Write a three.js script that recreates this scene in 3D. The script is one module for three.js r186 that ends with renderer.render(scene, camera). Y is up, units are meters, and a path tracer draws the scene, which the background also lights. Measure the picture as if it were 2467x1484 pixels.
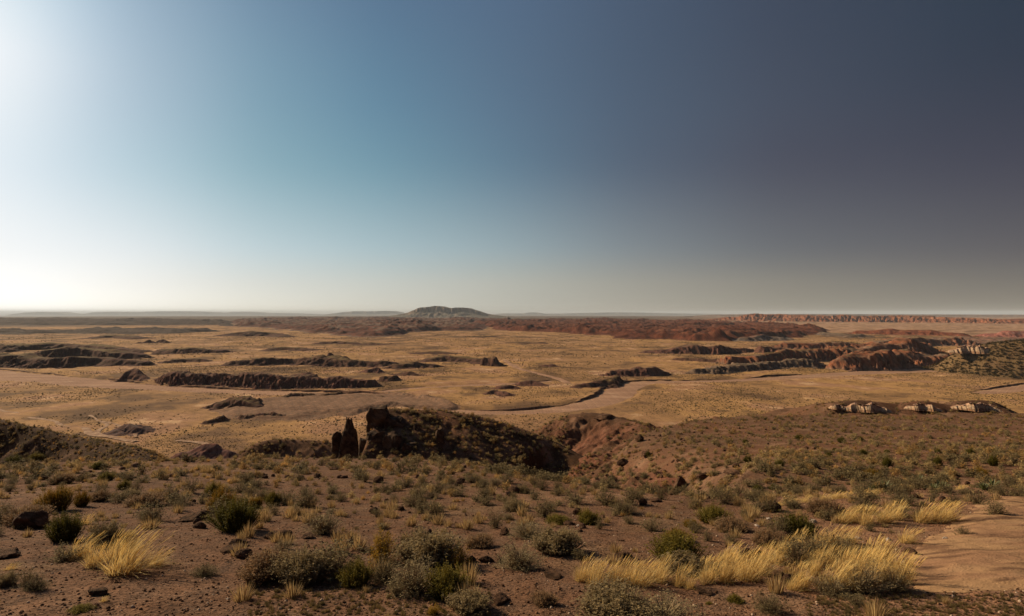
import * as THREE from 'three';
import { mergeGeometries } from 'three/addons/utils/BufferGeometryUtils.js';

// ---------------------------------------------------------------- camera, sun, sky, exposure
const scene = new THREE.Scene();
const T = 0.9;                                                        // half width of the view at 1 m
const camera = new THREE.PerspectiveCamera(2 * Math.atan(T * 616 / 1024) * 180 / Math.PI, 1024 / 616, 0.1, 120000);
camera.position.set(0, 0, 0);                                         // eye level is y = 0
camera.rotation.set(0.00876, 0, 0);
scene.add(camera);
const renderer = new THREE.WebGLRenderer({ antialias: true });
renderer.setSize(1024, 616);
renderer.toneMapping = THREE.LinearToneMapping;
renderer.toneMappingExposure = 1.2;
renderer.shadowMap.enabled = true;

const RAD = Math.PI / 180, SUN_AZ = -58 * RAD, SUN_EL = 28 * RAD;     // azimuth from straight ahead, to the right
const sunDir = new THREE.Vector3(Math.sin(SUN_AZ) * Math.cos(SUN_EL), Math.sin(SUN_EL), -Math.cos(SUN_AZ) * Math.cos(SUN_EL));
const sun = new THREE.DirectionalLight(new THREE.Color(1, 0.81, 0.54), 5);
sun.name = 'sun';
sun.position.copy(sunDir).multiplyScalar(300);
sun.castShadow = true;
sun.shadow.mapSize.set(4096, 4096);
Object.assign(sun.shadow.camera, { left: -150, right: 150, top: 150, bottom: -150, near: 1, far: 700 });
sun.shadow.radius = 1;
scene.add(sun, sun.target);

const lin = (r, g, b) => [r, g, b].map((c) => { c /= 255; return c <= 0.04045 ? c / 12.92 : Math.pow((c + 0.055) / 1.055, 2.4); });
const smooth = (a, b, x) => { const t = Math.min(1, Math.max(0, (x - a) / (b - a))); return t * t * (3 - 2 * t); };
const lerp = (a, b, t) => a + (b - a) * t;
const clamp = (x, a, b) => Math.min(b, Math.max(a, x));
const mix3 = (a, b, t) => [lerp(a[0], b[0], t), lerp(a[1], b[1], t), lerp(a[2], b[2], t)];
const scl = (a, k) => [a[0] * k, a[1] * k, a[2] * k];

// clear late-afternoon sky: colour by angle from the sun's azimuth and by height
function makeSky() {
  const W = 1024, H = 512, data = new Float32Array(W * H * 4);
  // columns of the photograph (px), each with colours at heights of the photograph (py); azimuth and height follow from the lens
  const COLS = [
    [0, [750, 292, 288, 278], [680, 270, 268, 264], [600, 250, 252, 252], [400, 229, 239, 246], [250, 240, 246, 250], [100, 250, 252, 254], [0, 230, 242, 248]],
    [130, [750, 285, 281, 270], [680, 262, 261, 256], [600, 243, 247, 248], [400, 207, 223, 233], [250, 206, 221, 232], [100, 211, 225, 236], [0, 192, 214, 229]],
    [300, [750, 272, 267, 254], [680, 250, 249, 243], [600, 232, 238, 240], [400, 186, 209, 220], [250, 176, 197, 212], [100, 170, 190, 207], [0, 158, 181, 200]],
    [600, [750, 243, 238, 222], [680, 220, 222, 215], [600, 195, 212, 217], [400, 142, 176, 189], [250, 130, 163, 181], [100, 124, 155, 176], [0, 116, 144, 168]],
    [900, [750, 216, 211, 196], [680, 199, 203, 196], [600, 171, 192, 198], [400, 117, 154, 171], [250, 102, 138, 161], [100, 96, 128, 153], [0, 92, 120, 147]],
    [1233, [750, 187, 184, 171], [680, 178, 179, 170], [600, 150, 167, 173], [400, 98, 125, 145], [250, 91, 115, 138], [100, 87, 109, 133], [0, 85, 107, 133]],
    [1500, [750, 172, 166, 152], [680, 158, 156, 147], [600, 130, 139, 144], [400, 87, 101, 119], [250, 81, 97, 117], [100, 77, 93, 114], [0, 76, 92, 114]],
    [1850, [750, 151, 144, 130], [680, 138, 134, 125], [600, 108, 111, 115], [400, 78, 81, 95], [250, 73, 81, 97], [100, 68, 77, 94], [0, 65, 75, 93]],
    [2467, [750, 139, 130, 116], [680, 119, 114, 107], [600, 96, 94, 97], [400, 70, 71, 84], [250, 60, 65, 79], [100, 51, 60, 75], [0, 49, 60, 75]],
  ];
  const HIGH = [[88, 108, 138], [86, 106, 136], [84, 104, 134], [80, 99, 129], [75, 93, 122], [70, 86, 114], [64, 79, 104], [58, 70, 92], [53, 64, 85]];
  const C = COLS.map(([px, ...rows], i) => { const u = (px - 1233.5) * T / 1233.5, r = rows.map(([py, ...c], k) => [k ? Math.atan((754 - py) * T / 1233.5 / Math.sqrt(1 + u * u)) / RAD : 0, ...c]); return [(Math.atan(u) - SUN_AZ) / RAD, [...r, [55, ...HIGH[i]], [90, 62, 76, 100]]]; });
  const sunSide = [[0, 255, 252, 246], [8, 252, 252, 250], [15, 244, 248, 251], [24, 262, 262, 262], [32, 250, 252, 254], [55, 150, 178, 204], [90, 62, 76, 100]];
  C.unshift([0, sunSide]);
  C.push([140, [[0, 140, 131, 120], [3, 118, 113, 107], [5, 97, 95, 98], [12, 71, 73, 86], [22, 55, 62, 80], [55, 56, 68, 90], [90, 62, 76, 100]]], [180, [[0, 142, 133, 122], [3, 120, 115, 109], [5, 99, 98, 101], [12, 74, 77, 90], [22, 60, 67, 86], [55, 58, 71, 93], [90, 62, 76, 100]]]);
  const col = (c, el) => {
    const r = C[c][1];
    let k = 0;
    while (k < r.length - 2 && el > r[k + 1][0]) k++;
    let t = clamp((el - r[k][0]) / (r[k + 1][0] - r[k][0]), 0, 1);
    return lin(lerp(r[k][1], r[k + 1][1], t), lerp(r[k][2], r[k + 1][2], t), lerp(r[k][3], r[k + 1][3], t));
  };
  const at = (row, c0) => {
    const el = ((row + 0.5) / H - 0.5) * 180;
    const round = ((c0 + 0.5) / W - 0.5) * 2 * Math.PI;              // x = cos(round), z = sin(round)
    let a = Math.atan2(Math.cos(round), -Math.sin(round)) - SUN_AZ;
    a = Math.abs(Math.atan2(Math.sin(a), Math.cos(a))) / RAD;
    let c = 0;
    while (c < C.length - 2 && a > C[c + 1][0]) c++;
    let t = clamp((a - C[c][0]) / (C[c + 1][0] - C[c][0]), 0, 1);
    if (el < -0.2) return lin(158, 152, 141);                          // haze under the horizon
    return mix3(col(c, Math.max(0, el)), col(c + 1, Math.max(0, el)), t);
  };
  let buf = [];
  for (let y = 0; y < H; y++) for (let x = 0; x < W; x++) buf.push(at(y, x));
  // soften the joints of the table
  for (let pass = 0; pass < 3; pass++) {
    const out = new Array(W * H);
    for (let y = 0; y < H; y++) for (let x = 0; x < W; x++) {
      const r = [0, 0, 0];
      let n = 0;
      for (let k = -6; k <= 6; k++) { const p = buf[y * W + ((x + k + W) % W)]; r[0] += p[0]; r[1] += p[1]; r[2] += p[2]; n++; }
      out[y * W + x] = scl(r, 1 / n);
    }
    const o2 = new Array(W * H);
    for (let y = 0; y < H; y++) {
      const el = ((y + 0.5) / H - 0.5) * 180, rad = el > 20 ? 5 : el > 8 ? 3 : el > 3 ? 1 : 0;
      for (let x = 0; x < W; x++) {
        const r = [0, 0, 0];
        let n = 0;
        for (let k = -rad; k <= rad; k++) { const p = out[clamp(y + k, 0, H - 1) * W + x]; r[0] += p[0]; r[1] += p[1]; r[2] += p[2]; n++; }
        o2[y * W + x] = scl(r, 1 / n);
      }
    }
    buf = o2;
  }
  for (let i = 0; i < W * H; i++) { data.set(scl(buf[i], 1 / 1.2), i * 4); data[i * 4 + 3] = 1; }
  const t = new THREE.DataTexture(data, W, H, THREE.RGBAFormat, THREE.FloatType);
  t.mapping = THREE.EquirectangularReflectionMapping;
  t.magFilter = THREE.LinearFilter;
  t.colorSpace = THREE.LinearSRGBColorSpace;
  t.needsUpdate = true;
  return t;
}
const skyTexture = makeSky();
scene.background = skyTexture;
scene.environment = skyTexture;
scene.fog = new THREE.FogExp2(new THREE.Color(0.86, 0.92, 1), 2e-5);

// ---------------------------------------------------------------- helpers
let seed = 7;
const rnd = () => { seed = (seed + 0x6d2b79f5) | 0; let t = Math.imul(seed ^ (seed >>> 15), 1 | seed); t = (t + Math.imul(t ^ (t >>> 7), 61 | t)) ^ t; return ((t ^ (t >>> 14)) >>> 0) / 4294967296; };
const rr = (a, b) => a + (b - a) * rnd();
const PERM = new Uint8Array(512);
{ const p = [...Array(256).keys()]; for (let i = 255; i > 0; i--) { const j = Math.floor(rnd() * (i + 1)); [p[i], p[j]] = [p[j], p[i]]; } for (let i = 0; i < 512; i++) PERM[i] = p[i & 255]; }
const GX = new Float64Array(256), GY = new Float64Array(256);
for (let i = 0; i < 256; i++) { GX[i] = Math.cos(i / 256 * 2 * Math.PI); GY[i] = Math.sin(i / 256 * 2 * Math.PI); }
function noise(x, y) {                                               // gradient noise, about -1..1
  const xf = Math.floor(x), yf = Math.floor(y), u = x - xf, v = y - yf, X = xf & 255, Y = yf & 255;
  const s = u * u * u * (u * (u * 6 - 15) + 10), t = v * v * v * (v * (v * 6 - 15) + 10);
  const g = (h, a, b) => GX[h] * a + GY[h] * b;
  const a = g(PERM[PERM[X] + Y], u, v), b = g(PERM[PERM[X + 1] + Y], u - 1, v), c = g(PERM[PERM[X] + Y + 1], u, v - 1), d = g(PERM[PERM[X + 1] + Y + 1], u - 1, v - 1);
  return (a + (b - a) * s + (c - a + (a - b - c + d) * s) * t) * 1.5;
}
function fbm(x, y, n = 4) { let s = 0, a = 0.5; for (let i = 0; i < n; i++) { s += a * noise(x + i * 17.3, y - i * 9.1); x *= 2.03; y *= 2.03; a *= 0.5; } return s; }
const ridged = (x, y, n = 3) => { let s = 0, a = 0.55, w = 0; for (let i = 0; i < n; i++) { s += a * (1 - Math.abs(noise(x + i * 31.7, y + i * 13.9)) * 1.6); w += a; x *= 2.1; y *= 2.1; a *= 0.5; } return s / w; };
const hash3 = (x, y, z) => PERM[(PERM[(PERM[x & 255] + y) & 255] + z) & 255] / 255;
function noise3(x, y, z) {
  const xf = Math.floor(x), yf = Math.floor(y), zf = Math.floor(z), f = (t) => t * t * (3 - 2 * t), u = f(x - xf), v = f(y - yf), w = f(z - zf);
  let s = 0;
  for (let i = 0; i < 8; i++) { const a = i & 1, b = (i >> 1) & 1, c = i >> 2; s += hash3(xf + a, yf + b, zf + c) * (a ? u : 1 - u) * (b ? v : 1 - v) * (c ? w : 1 - w); }
  return s * 2 - 1;
}
const taken = new Map();
function numbered(name) { const n = taken.get(name) ?? 0; taken.set(name, n + 1); return n ? name + '_' + String(n).padStart(3, '0') : name; }
function tag(o, label, category, group, kind) {
  o.userData.label = label; o.userData.category = category;
  if (group) o.userData.group = group;
  if (kind) o.userData.kind = kind;
  return o;
}
function top(o, name, label, category, group, kind) { o.name = numbered(name); tag(o, label, category, group, kind); scene.add(o); return o; }
const shadows = (o) => { o.traverse((c) => { if (c.isMesh) { c.castShadow = true; c.receiveShadow = true; } }); return o; };

// positions in the photograph: px, py on a 2467 x 1484 picture; K turns them into slopes
const K = T / 1233.5, HY = 754;
const U = (px) => (px - 1233.5) * K, V = (py) => (py - HY) * K;       // to the right, downwards, per metre ahead

// ---------------------------------------------------------------- terrain heights
// wide valley far below the rim: -90 m, rising slowly into the distance
function valleyY(x, z) {
  const d = Math.hypot(x, z * 1.0);
  return -90 + 6 * smooth(3000, 9000, d) - d * d / 1.45e7;             // with the curve of the earth
}
function gp(px, py) {                                                // where the sight line through a pixel meets the valley floor
  let d = 90 / Math.max(0.0015, V(py));
  for (let i = 0; i < 12; i++) d = lerp(d, Math.min(40000, -valleyY(U(px) * d, -d) / Math.max(0.0012, V(py))), 0.6);
  return [U(px) * d, -d];
}
// distance from a polyline of nodes [x, z, ...values]: [distance, values..., t along, side]
function along(nodes, x, z) {
  let best = 1e18, bi = 0, bt = 0, side = 1;
  for (let i = 0; i < nodes.length - 1; i++) {
    const a = nodes[i], b = nodes[i + 1], dx = b[0] - a[0], dz = b[1] - a[1], l = dx * dx + dz * dz || 1e-9;
    const t = clamp(((x - a[0]) * dx + (z - a[1]) * dz) / l, 0, 1), ex = x - a[0] - dx * t, ez = z - a[1] - dz * t, q = ex * ex + ez * ez;
    if (q < best) { best = q; bi = i; bt = t; side = dx * ez - dz * ex > 0 ? 1 : -1; }
  }
  return { d: Math.sqrt(best), i: bi, t: bt, side, v: (k) => lerp(nodes[bi][k], nodes[bi + 1][k], bt) };
}
const curve = (pts, n) => {                                          // smooth a polyline of [x, z, ...]
  const out = [];
  for (let i = 0; i < pts.length - 1; i++) {
    const p0 = pts[Math.max(0, i - 1)], p1 = pts[i], p2 = pts[i + 1], p3 = pts[Math.min(pts.length - 1, i + 2)];
    for (let k = 0; k < n; k++) { const t = k / n; out.push(p1.map((_, c) => 0.5 * (2 * p1[c] + (p2[c] - p0[c]) * t + (2 * p0[c] - 5 * p1[c] + 4 * p2[c] - p3[c]) * t * t + (3 * p1[c] - p0[c] - 3 * p2[c] + p3[c]) * t * t * t))); }
  }
  out.push(pts[pts.length - 1]);
  return out;
};
// dry washes: [px, py, width in metres]
const WASHES = [
  { depth: 1.9, nodes: [[-260, 880, 90], [-100, 892, 86], [0, 902, 80], [100, 910, 74], [230, 921, 62], [330, 929, 46], [450, 935, 36], [560, 940, 34], [700, 944, 34], [800, 948, 36], [870, 952, 40], [940, 961, 36], [1000, 971, 30], [1050, 981, 24], [1120, 988, 24], [1230, 990, 24], [1330, 984, 30], [1400, 974, 34], [1450, 963, 38], [1484, 948, 40], [1498, 935, 42], [1512, 926, 42], [1550, 919, 34], [1640, 917, 26], [1760, 914, 26], [1900, 906, 34], [2050, 897, 44], [2150, 892, 50], [2260, 888, 55], [2420, 884, 50]] },
  { depth: 1.0, nodes: [[850, 949, 20], [920, 942, 18], [1000, 934, 16], [1130, 927, 18], [1250, 922, 16], [1330, 917, 8]] },
  { depth: 1.0, nodes: [[1215, 866, 8], [1245, 884, 12], [1290, 897, 12], [1340, 909, 12], [1370, 922, 10]] },
  { depth: 1.5, nodes: [[2360, 945, 20], [2420, 938, 30], [2500, 929, 40], [2640, 912, 40]] },
  { depth: 0.35, pale: 1, nodes: [[-40, 978, 3], [60, 1000, 4], [130, 1018, 4], [190, 1030, 5], [250, 1048, 6], [330, 1062, 5]] },
  { depth: 0.3, pale: 1, nodes: [[215, 1000, 2.5], [255, 1018, 4], [240, 1036, 4], [262, 1052, 4]] },
  { depth: 0.3, pale: 1, nodes: [[262, 1016, 3], [300, 1030, 3], [345, 1050, 3]] },
  { depth: 0.3, pale: 1, nodes: [[430, 1060, 2.5], [500, 1072, 4], [545, 1090, 3]] },
].map((w) => { w.curve = curve(w.nodes.map(([px, py, wd]) => [...gp(px, py), wd]), 6); const xs = w.curve.map((p) => p[0]), zs = w.curve.map((p) => p[1]); w.box = [Math.min(...xs) - 90, Math.max(...xs) + 90, Math.min(...zs) - 90, Math.max(...zs) + 90]; return w; });
function washCut(x, z) {
  let cut = 0;
  for (const w of WASHES) {
    if (x < w.box[0] || x > w.box[1] || z < w.box[2] || z > w.box[3]) continue;
    const a = along(w.curve, x, z);
    cut = Math.max(cut, w.depth * (1 - smooth(0, 6, a.d - a.v(2) / 2)));
  }
  return cut;
}
// the rim: a slope falling away from the camera, cut off where it drops into the valley
const EDGE = [[-3, 30], [-0.9, 36], [-0.5, 37.5], [-0.1, 38], [0.06, 40], [0.14, 50], [0.22, 66], [0.3, 82], [0.4, 89], [0.7, 92], [0.95, 92], [3, 60]];
function edge(u) { let i = 0; while (i < EDGE.length - 2 && u > EDGE[i + 1][0]) i++; const t = clamp((u - EDGE[i][0]) / (EDGE[i + 1][0] - EDGE[i][0]), 0, 1); return lerp(EDGE[i][1], EDGE[i + 1][1], t); }
const at = (px, d) => [U(px) * d, -d];
const GULLY = [[1290, 52, 6, 6.5], [1350, 44, 6, 5.8], [1400, 38.5, 5.6, 5.2], [1450, 34.5, 5.2, 4.8], [1500, 31, 4.8, 4.4], [1550, 27.5, 4.2, 4], [1600, 24.5, 3.6, 3.6], [1645, 22.5, 2.8, 3.3], [1710, 21, 1.5, 3.1], [1850, 21, 0.7, 3], [2050, 22, 0.35, 3.2], [2500, 25, 0.15, 4]].map(([px, d, dep, w]) => [...at(px, d), dep, w]);
function rimY(x, z) {
  const d = -z, r = Math.hypot(x, z), u = d > 2 ? x / d : x > 0 ? 3 : -3;
  let y = -1.85 - 0.2 * clamp(d, -8, 200) - 0.02 * Math.max(0, -8 - d);
  const far = Math.max(0, d - 30);
  y += 0.00125 * far * far * smooth(0.1, 0.27, u) * (1 - smooth(95, 130, d));
  y += 0.16 * fbm(x * 0.12 + 3, z * 0.12, 4) * smooth(3, 14, r) + 0.5 * fbm(x * 0.04 - 7, z * 0.04 + 2, 3) * smooth(16, 45, r);
  y += 0.05 * fbm(x * 0.8, z * 0.8, 3) + 0.02 * fbm(x * 3.1, z * 3.1, 2);
  if (d > 8 && d < 80) { const g = along(GULLY, x, z); y -= g.v(2) * Math.exp(-((g.d / g.v(3)) ** 2)); }
  const over = d - edge(u) + 2.2 * fbm(x * 0.11 + 5, z * 0.11 - 3, 3);
  if (over > -6) y -= 0.62 * (Math.sqrt(over * over + 16) + over) * 0.5;
  return y;
}
function groundY(x, z) {
  const d = Math.hypot(x, z), v0 = valleyY(x, z);
  let v = v0 + fbm(x * 0.004, z * 0.004, 3) * 2.2 + fbm(x * 0.02 + 9, z * 0.02, 3) * 0.9;
  if (d > 560) { const t = fbm(x * 0.0016 + 21, z * 0.0021, 4) * 9, f = t - Math.floor(t); v += 2.6 * (Math.floor(t) + smooth(0.86, 1, f) - t * 0.5) * smooth(560, 1100, d) * 0.6; }
  if (d > 250 && d < 2500) v = lerp(v, v0, smooth(0, 1, washCut(x, z))) - washCut(x, z);
  if (d > 420) return v;
  const r = rimY(x, z), k = 5, h = Math.max(0, k - Math.abs(r - v)) / k;
  return Math.max(r, v) + h * h * k * 0.25;
}
// hills on the rim: tents over crest lines [px, py, distance ahead, extra slope]
const tent = (pts, front, back, round, rough, cut = 0) => ({ cut,  nodes: curve(pts.map(([px, py, d]) => [...at(px, d), -V(py) * d]), 4), front, back, round, rough });
const HILLS = {
  middle: tent([[918, 990, 64], [930, 987, 64.2], [960, 986, 64.5], [1050, 989, 66], [1120, 998, 66], [1200, 1015, 66.5], [1290, 1046, 67], [1350, 1076, 66], [1410, 1112, 63]], 0.43, 0.9, 2.6, 0.34, 8),
  lobe: tent([[560, 1125, 60], [590, 1088, 61], [630, 1064, 62], [700, 1058, 63], [790, 1066, 63], [850, 1088, 62], [905, 1106, 61]], 0.72, 0.8, 1.2, 0.35),
  dark: tent([[-420, 960, 95], [-160, 988, 88], [0, 1013, 82], [90, 1032, 80], [180, 1053, 78], [260, 1067, 74], [318, 1078, 70], [338, 1100, 66], [350, 1125, 62]], 0.8, 0.8, 1.4, 0.45),
  red: tent([[1290, 1040, 90], [1350, 1006, 87], [1405, 996, 85], [1470, 1005, 82], [1530, 1018, 76], [1560, 1040, 69], [1585, 1075, 58], [1610, 1112, 48], [1640, 1150, 37]], 0.5, 0.45, 2.2, 0.85),
  ledge: tent([[1975, 1000, 91], [2004, 972, 92], [2070, 964, 93], [2150, 972, 93], [2185, 972, 92], [2225, 965, 93], [2275, 973, 93], [2315, 966, 93], [2385, 966, 94], [2440, 990, 93], [2480, 1010, 93]], 0.36, 0.3, 0.6, 0.15),
};
function tentY(h, x, z) {
  const a = along(h.nodes, x, z), ahead = -z, dn = -(h.nodes[a.i][1] + (h.nodes[a.i + 1][1] - h.nodes[a.i][1]) * a.t);
  const s = lerp(h.front, h.back, smooth(-2, 2, ahead - dn)), q = Math.sqrt(a.d * a.d + h.round * h.round) - h.round;
  const w = smooth(0, 2.5, a.d) * h.rough;
  const cliff = h.cut && a.i === 0 && a.t === 0 ? h.cut * Math.max(0, h.nodes[0][0] - x) : 0;
  return a.v(2) - cliff - s * q * (1 + 0.25 * noise(x * 0.2, z * 0.2)) + w * (0.5 * fbm(x * 0.8 + 8, z * 0.8, 3) - 0.35 * Math.abs(noise(x * 1.1, z * 1.1)) + fbm(x * 0.25, z * 0.25, 4) * 1.4 - 0.5 * Math.abs(noise(x * 0.33 + 4, z * 0.33))) + 0.06 * fbm(x * 1.7, z * 1.7, 3);
}
function nearY(x, z) {                                               // ground with the hills
  let y = groundY(x, z);
  const d = -z;
  if (d > 26 && d < 130) for (const k in HILLS) y = Math.max(y, tentY(HILLS[k], x, z));
  return y;
}
function hit(px, py, dMin = 2.5, dMax = 130) {                       // first point of the rim seen through a pixel
  const u = U(px), v = V(py);
  let last = dMin;
  for (let d = dMin; d < dMax; d += Math.max(0.05, d * 0.008)) {
    if (nearY(u * d, -d) > -v * d) { let a = last, b = d; for (let i = 0; i < 14; i++) { const m = (a + b) / 2; if (nearY(u * m, -m) > -v * m) b = m; else a = m; } return new THREE.Vector3(u * b, nearY(u * b, -b), -b); }
    last = d;
  }
  return null;
}
function seen(x, y, z) {                                             // in the frame and not behind the rim
  const d = -z;
  if (d < 2) return false;
  const u = x / d, v = -y / d;
  if (Math.abs(u) > T * 1.03 || v > V(1500) || v < -0.5) return false;
  for (let i = 1; i < 40; i++) { const t = i / 40, f = 0.08 + 0.9 * t; if (nearY(x * f, z * f) > y * f + 0.1) return false; }
  return true;
}

// ---------------------------------------------------------------- textures
function dataTex(n, fn, channels = 3) {
  const data = new Uint8Array(n * n * 4);
  for (let y = 0; y < n; y++) for (let x = 0; x < n; x++) { const c = fn(x / n, y / n, x, y); for (let k = 0; k < 3; k++) data[(y * n + x) * 4 + k] = clamp(Math.round((Array.isArray(c) ? c[k] : c) * 255), 0, 255); data[(y * n + x) * 4 + 3] = 255; }
  const t = new THREE.DataTexture(data, n, n);
  t.wrapS = t.wrapT = THREE.RepeatWrapping; t.magFilter = THREE.LinearFilter; t.needsUpdate = true;
  return t;
}
// tiling gradient noise of a whole number of cells
function tn(u, v, cells, off = 0) {
  const x = u * cells, y = v * cells, xf = Math.floor(x), yf = Math.floor(y), a = x - xf, b = y - yf, m = (k) => ((k % cells) + cells) % cells;
  const g = (i, j, p, q) => { const h = PERM[(PERM[(m(i) + off) & 255] + m(j)) & 255]; return GX[h] * p + GY[h] * q; };
  const s = a * a * (3 - 2 * a), t = b * b * (3 - 2 * b);
  return (lerp(lerp(g(xf, yf, a, b), g(xf + 1, yf, a - 1, b), s), lerp(g(xf, yf + 1, a, b - 1), g(xf + 1, yf + 1, a - 1, b - 1), s), t)) * 1.5;
}
const N = 1024;
const gravelH = new Float32Array(N * N), gravelC = new Float32Array(N * N * 3);
for (let y = 0; y < N; y++) for (let x = 0; x < N; x++) {
  const u = x / N, v = y / N, i = y * N + x;
  const n = tn(u, v, 6) * 0.5 + tn(u, v, 23, 5) * 0.35 + tn(u, v, 91, 9) * 0.3 + tn(u, v, 240, 13) * 0.25;
  gravelH[i] = 0.5 + n * 0.28;
  const b = 0.7 + tn(u, v, 5, 21) * 0.13 + tn(u, v, 17, 33) * 0.2 + tn(u, v, 64, 41) * 0.3 + (rnd() - 0.5) * 0.22 + tn(u, v, 170, 3) * 0.3, w = tn(u, v, 9, 55) * 0.06;
  gravelC[i * 3] = b + w; gravelC[i * 3 + 1] = b; gravelC[i * 3 + 2] = b - w;
}
for (let k = 0; k < 9000; k++) {                                     // small stones pressed into the soil
  const cx = rnd() * N, cy = rnd() * N, r = 0.9 + 6 * rnd() ** 3.4, tone = rnd() < 0.36 ? rr(1.05, 1.38) : rr(0.4, 0.85), tint = rr(-0.06, 0.06);
  for (let y = -Math.ceil(r); y <= r; y++) for (let x = -Math.ceil(r); x <= r; x++) {
    const q = Math.hypot(x * 0.8 + y * 0.3, y) / r;
    if (q > 1) continue;
    const i = (((Math.floor(cy) + y + N) % N) * N) + ((Math.floor(cx) + x + N) % N);
    gravelH[i] = Math.max(gravelH[i], 0.55 + 0.4 * Math.sqrt(1 - q * q) * Math.min(1, r / 5));
    gravelC[i * 3] = tone * 0.72 + tint; gravelC[i * 3 + 1] = tone * 0.72; gravelC[i * 3 + 2] = tone * 0.72 - tint;
  }
}
const soilMap = dataTex(N, (u, v, x, y) => { const i = (y * N + x) * 3; return [gravelC[i] * 0.72, gravelC[i + 1] * 0.72, gravelC[i + 2] * 0.72]; });
const soilBump = dataTex(N, (u, v, x, y) => gravelH[y * N + x]);
const rockMap = dataTex(512, (u, v) => { const b = 0.55 + tn(u, v, 4) * 0.22 + tn(u, v, 13, 7) * 0.2 + tn(u, v, 47, 3) * 0.2 + tn(u, v, 120, 8) * 0.15; return [b + tn(u, v, 6, 44) * 0.05, b, b - tn(u, v, 6, 44) * 0.04]; });
const rockBump = dataTex(512, (u, v) => 0.5 + tn(u, v, 5) * 0.2 + tn(u, v, 17, 7) * 0.2 + tn(u, v, 61, 3) * 0.16);

const soil = new THREE.MeshPhysicalMaterial({ specularIntensity: 0.08, vertexColors: true, map: soilMap, bumpMap: soilBump, bumpScale: 0.03, roughness: 1, color: new THREE.Color(1.9, 1.9, 1.9) });
soil.name = 'soil';
const clay = new THREE.MeshPhysicalMaterial({ specularIntensity: 0.08, vertexColors: true, map: rockMap, roughness: 1, color: new THREE.Color(1.8, 1.8, 1.8) });
clay.name = 'clay';
const sandMap = dataTex(512, (u, v) => 0.6 + tn(u, v, 20, 3) * 0.06 + tn(u, v, 90, 5) * 0.08 + tn(u, v, 200, 8) * 0.1);
const sandMat = new THREE.MeshPhysicalMaterial({ specularIntensity: 0.08, vertexColors: true, map: sandMap, bumpMap: soilBump, bumpScale: 0.008, roughness: 1, color: new THREE.Color(1.65, 1.65, 1.65) });
sandMat.name = 'fine sand';
const stone = new THREE.MeshPhysicalMaterial({ specularIntensity: 0.1, vertexColors: true, map: rockMap, bumpMap: rockBump, bumpScale: 0.02, roughness: 0.92, color: new THREE.Color(1.8, 1.8, 1.8) });
stone.name = 'stone';
const plantMat = new THREE.MeshPhysicalMaterial({ vertexColors: true, roughness: 0.95, side: THREE.DoubleSide, transmission: 0.3, thickness: 0, specularIntensity: 0.15 });
plantMat.name = 'leaves';
const strawMat = new THREE.MeshPhysicalMaterial({ vertexColors: true, roughness: 0.9, side: THREE.DoubleSide, transmission: 0.4, thickness: 0, specularIntensity: 0.25 });
strawMat.name = 'straw';
const woodMat = new THREE.MeshPhysicalMaterial({ specularIntensity: 0.15, vertexColors: true, roughness: 1, side: THREE.DoubleSide });
woodMat.name = 'twigs';

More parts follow.
